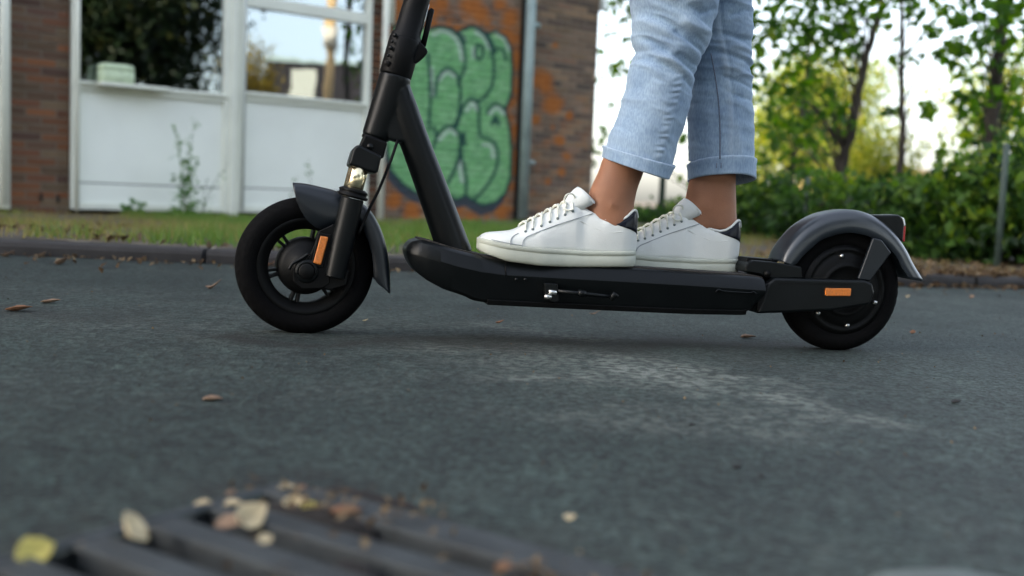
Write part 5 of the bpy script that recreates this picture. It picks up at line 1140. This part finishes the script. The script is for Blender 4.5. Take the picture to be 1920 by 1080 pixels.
UP = [(-.6, 0, 1.0, 1.1, 350), (.5, .3, 1.6, 1.2, 350), (0, -.3, 2.4, 1.2, 500), (-.9, .4, 2.2, 1.1, 400), (.8, -.2, 2.8, 1.1, 400)]
CA = [(1436, 30, 45), (1500, 14, 60), (1560, 40, 50), (1620, 14, 50), (1424, 105, 32), (1470, 120, 42), (1520, 95, 38), (1450, 175, 30), (1500, 200, 38), (1548, 175, 34), (1482, 250, 30), (1530, 232, 36), (1420, 60, 30), (1436, 225, 18), (1590, 60, 26), (1570, 120, 16), (1412, 150, 14), (1600, -30, 80), (1480, -40, 80), (1650, 45, 18), (1560, 220, 24), (1440, 265, 14)]
CB = [(1704, 12, 26), (1742, 68, 15), (1778, 74, 15), (1730, 198, 11), (1762, 204, 13), (1748, 222, 9), (1770, 284, 14), (1728, 112, 8), (1676, 118, 8), (1740, -20, 50), (1800, 20, 24), (1756, 100, 7), (1690, 210, 7), (1668, 215, 7), (1660, 30, 20)]
CC = [(1832, 20, 46), (1902, 36, 50), (1836, 92, 30), (1894, 120, 46), (1820, 180, 24), (1904, 200, 46), (1868, 226, 40), (1812, 214, 20), (1848, 276, 32), (1912, 280, 42), (1822, 300, 20), (1860, -30, 90), (1795, 70, 14), (1925, 60, 40), (1880, 165, 30), (1800, 120, 12), (1820, 240, 14), (1790, 180, 10)]
CD = [(1500, 190, 22), (1462, 270, 22), (1520, 280, 24), (1476, 226, 24), (1440, 300, 22), (1545, 260, 26), (1500, 310, 26)]
CF = [(1160, 6, 24), (1146, 118, 15), (1134, 165, 14), (1124, 262, 20), (1172, 128, 8), (1180, 20, 18), (1130, 240, 12), (1140, 190, 9), (1120, 305, 12), (1276, 262, 7), (1283, 256, 6), (1300, -60, 120), (1200, -50, 60)]
tree('leaning_tree', 'tree with dark leaning trunk behind the shrubs above the rear fender', 9.5, [(1578, 330), (1592, 255), (1603, 205), (1622, 115), (1643, 45), (1662, -40)], .055, CA, .105, tf, 1, UP)
tree('thin_tree', 'straight thin tree with sparse hanging leaves against the white sky', 9.0, [(1684, 365), (1689, 300), (1693, 235), (1690, 150), (1692, 80), (1690, -30)], .036, CB, .10, tf, 2, UP[1:3])
tree('broad_tree', 'tree with thick dark trunk at the right edge behind the fence post', 9.2, [(1860, 340), (1862, 260), (1867, 180), (1873, 110), (1880, 0), (1886, -50)], .08, CC, .115, tf, 3, UP)
tree('slender_tree', 'slender dark tree trunk left of the leaning one, low leaves', 12.0, [(1481, 340), (1488, 290), (1498, 230), (1507, 190), (1515, 120)], .04, CD, .12, tf, 4, UP[:1])
tree('corner_tree', 'tree whose leaves show between the brick corner and the jeans', 13.0, [(1330, 360), (1332, 250), (1325, 100), (1315, -40)], .06, CF, .10, tf, 6, UP[:3])
# sunlit trees far beyond
def blob_tree(name, label, base, H, Rr, n, size, m, seed, cat='tree', group='sunlit trees far beyond the fence', low=.12, dens=.3):
    rg = np.random.default_rng(seed); base = np.array(base, float); t = thing(name, label, cat, base, group)
    obj('trunk', *tube([base - [0, 0, .3], base + [.05, 0, H * .4], base + [0, 0, H * .85]], [H * .03, H * .022, H * .008], 8), barkm, t)
    cl = []
    while len(cl) < 26:
        q = rg.uniform(-1, 1, 3)
        if np.linalg.norm(q) < 1: cl.append(np.array([q[0] * Rr, q[1] * Rr, H * (.5 + low) + q[2] * H * (.5 - low * .6)]))
    P = np.concatenate([c + rg.normal(size=(n // 26, 3)) * Rr * dens for c in cl]); P[:, 2] = np.clip(P[:, 2], .1, H * 1.05)
    foliage('crown', P + base, size, m, t, rg.beta(2, 2, len(P))); return t
def gb_(px, dep): p = at(px, 380, dep); return (p[0], dep, float(vz(p[0], dep)))
blob_tree('bushy_tree', 'bright yellow green bushy tree in the sun, left of the leaning trunk', gb_(1470, 30), 3.9, 1.3, 4200, .15, sf, 21)
blob_tree('bushy_tree', 'bright green rounded tree in the sun right of the leaning trunk', gb_(1602, 33), 4.3, 1.25, 4200, .15, sf, 22)
blob_tree('bushy_tree', 'tall bright tree in the sun between the two dark trunks', gb_(1535, 36), 5.2, 1.5, 4600, .16, sf, 23)
blob_tree('bushy_tree', 'low sunlit bush near the thin tree trunk', gb_(1655, 31), 2.0, .9, 2000, .14, sf, 24)
blob_tree('bushy_tree', 'sunlit tree behind the leaves at the right edge', gb_(1900, 30), 4.6, 1.8, 4200, .16, sf, 25)
blob_tree('bushy_tree', 'pale sunlit bush right beside the rear trouser leg', gb_(1425, 28), 2.3, .9, 2000, .14, sf, 26)
dryg = mat('dry_grass_bank', (.42, .30, .13), .95, var=.35, vscale=3, bump=1, bscale=12)
cb = gb_(1690, 34); rings = []
for r_, z_ in ((1.0, -.3), (.8, .5), (.55, 1.0), (.25, 1.22), (.01, 1.28)): rings.append([(cb[0] + 5 * r_ * math.cos(a), cb[1] + 3 * r_ * math.sin(a), cb[2] + z_ * (1 + .12 * math.sin(3 * a))) for a in np.linspace(0, 2 * PI, 36, endpoint=False)])
tag(obj('dry_grass_bank', *loft(rings), dryg, base=cb), kind='structure')

# ------------------------------------------------------------------ what the windows mirror: the far side of the road
def RF(px, py, dist):
    d = ray(px, py); t = np.dot(FA + FN * -.016 - CAM, FN) / np.dot(d, FN); p = CAM + t * d; d = d / np.linalg.norm(d); r = d - 2 * np.dot(d, FN) * FN; return p + r * dist
bw = mat('dark_brick', (.016, .014, .018), .9, var=.3, vscale=4)
c = RF(590, 180, 34); hn = c - RF(590, 180, 33); hn[2] = 0; hn /= np.linalg.norm(hn); hs = np.array([-hn[1], hn[0], 0.])
top = RF(590, 112, 34)[2]; db_ = thing('dark_building', 'low dark building across the road, mirrored in the right window', 'building', (c[0], c[1], 0))
def hbox(s0_, s1_, n0, n1, z0, z1): p = lambda s, n_, z: np.array([c[0], c[1], 0]) + hs * s + hn * n_ + np.array([0, 0, z]); return box8([p(s0_, n0, z0), p(s1_, n0, z0), p(s1_, n1, z0), p(s0_, n1, z0), p(s0_, n0, z1), p(s1_, n0, z1), p(s1_, n1, z1), p(s0_, n1, z1)])
a_, b2_ = RF(500, 150, 34), RF(760, 150, 34); sa, sb = np.dot(a_ - c, hs), np.dot(b2_ - c, hs); sa, sb = min(sa, sb), max(sa, sb)
obj('wall', *hbox(sa, sb + 3, 0, 8, -.5, top - .15), bw, db_, smooth=False); obj('roof', *hbox(sa - .1, sb + 3.1, -.15, 8.1, top - .148, top), zincm, db_, smooth=False)
w0, w1 = RF(546, 128, 34), RF(590, 192, 34); s0_, s1_ = sorted((np.dot(w0 - c, hs), np.dot(w1 - c, hs)))
obj('door', *hbox(s0_, s1_, -.06, -.002, w1[2] - 3.2, w0[2]), mat('pale_door', (.42, .43, .38), .6), db_, smooth=False)
def rpole(name, px, pyt, dist, r, m, label, col=None):
    p = RF(px, pyt, dist); o = thing(name, label, 'pole', (p[0], p[1], 0)); obj('pole', *tube([(p[0], p[1], -.2), (p[0], p[1], p[2])], r, 14), m, o); return p, o
wood = mat('pale_wood_pole', (.50, .34, .17), .8, var=.2, vscale=4)
p, o = rpole('utility_pole', 622, -40, 26, .17, wood, 'pale utility pole across the road, mirrored in the right window')
q0, q1 = RF(622, 52, 26)[2], RF(622, 92, 26)[2]; obj('transformer', *tube([(p[0], p[1], q1), (p[0], p[1], q0)], .30, 20), mat('pale_metal', (.66, .60, .50), .6), o)
rpole('lamp_post', 657, -40, 22, .075, darkm, 'thin black lamp post across the road, mirrored in the right window')
yl = leaf_mat('yellow_leaf', [(0, (.10, .09, .02)), (.5, (.22, .17, .03)), (1, (.36, .26, .05))], .45)
g = 'trees across the road behind the camera'; dk = leaf_mat('dark_leaf', [(0, (.008, .018, .007)), (.6, (.018, .035, .012)), (1, (.06, .06, .015))], .3)
p = RF(466, 130, 27); blob_tree('yellow_tree', 'yellowing tree across the road, mirrored at the left of the right window', (p[0], p[1], 0), p[2] + .9, .85, 4500, .13, yl, 31, group=g)
p = RF(420, 130, 24); 0 and blob_tree('yellow_tree', 'yellowing tree across the road, behind the dark one', (p[0], p[1], 0), p[2] + 3.5, 1.6, 5000, .14, tf, 37, group=g)
for i, (px, dist, Hh, Rr, n, sd_) in enumerate(((100, 17, 8, 2.1, 26000, 32), (205, 18, 8.5, 2.1, 26000, 33), (312, 20, 8, 1.6, 5500, 34))):
    p = RF(px, 60, dist); blob_tree('dark_tree', ('leftmost', 'middle', 'rightmost')[i] + ' of the three dark trees across the road, mirrored in the left window', (p[0], p[1], 0), Hh, Rr, n, .19, dk, sd_, group=g, low=.13, dens=.24)

# unseen dark trees behind the camera, added to block low sky light
src = [o for o in bpy.data.objects if o.name.startswith('dark_tree') and o.parent is None]
for i, (x_, y_) in enumerate(((9.5, -9.5), (5.0, -11.0), (.5, -12.0), (-4.0, -12.5), (-8.5, -12.0), (-13.0, -11.0))):
    s_ = src[i % len(src)]; r_ = s_.copy(); COL.objects.link(r_); r_.location = (x_, y_, 0); r_.rotation_euler = (0, 0, i * 1.3); r_.scale = (1.25, 1.25, .95)
    r_['label'] = ('first', 'second', 'third', 'fourth', 'fifth', 'sixth')[i] + ' dark tree from the right in the unseen row added behind the camera to block sky light'
    for ch in s_.children: c_ = ch.copy(); COL.objects.link(c_); c_.parent = r_
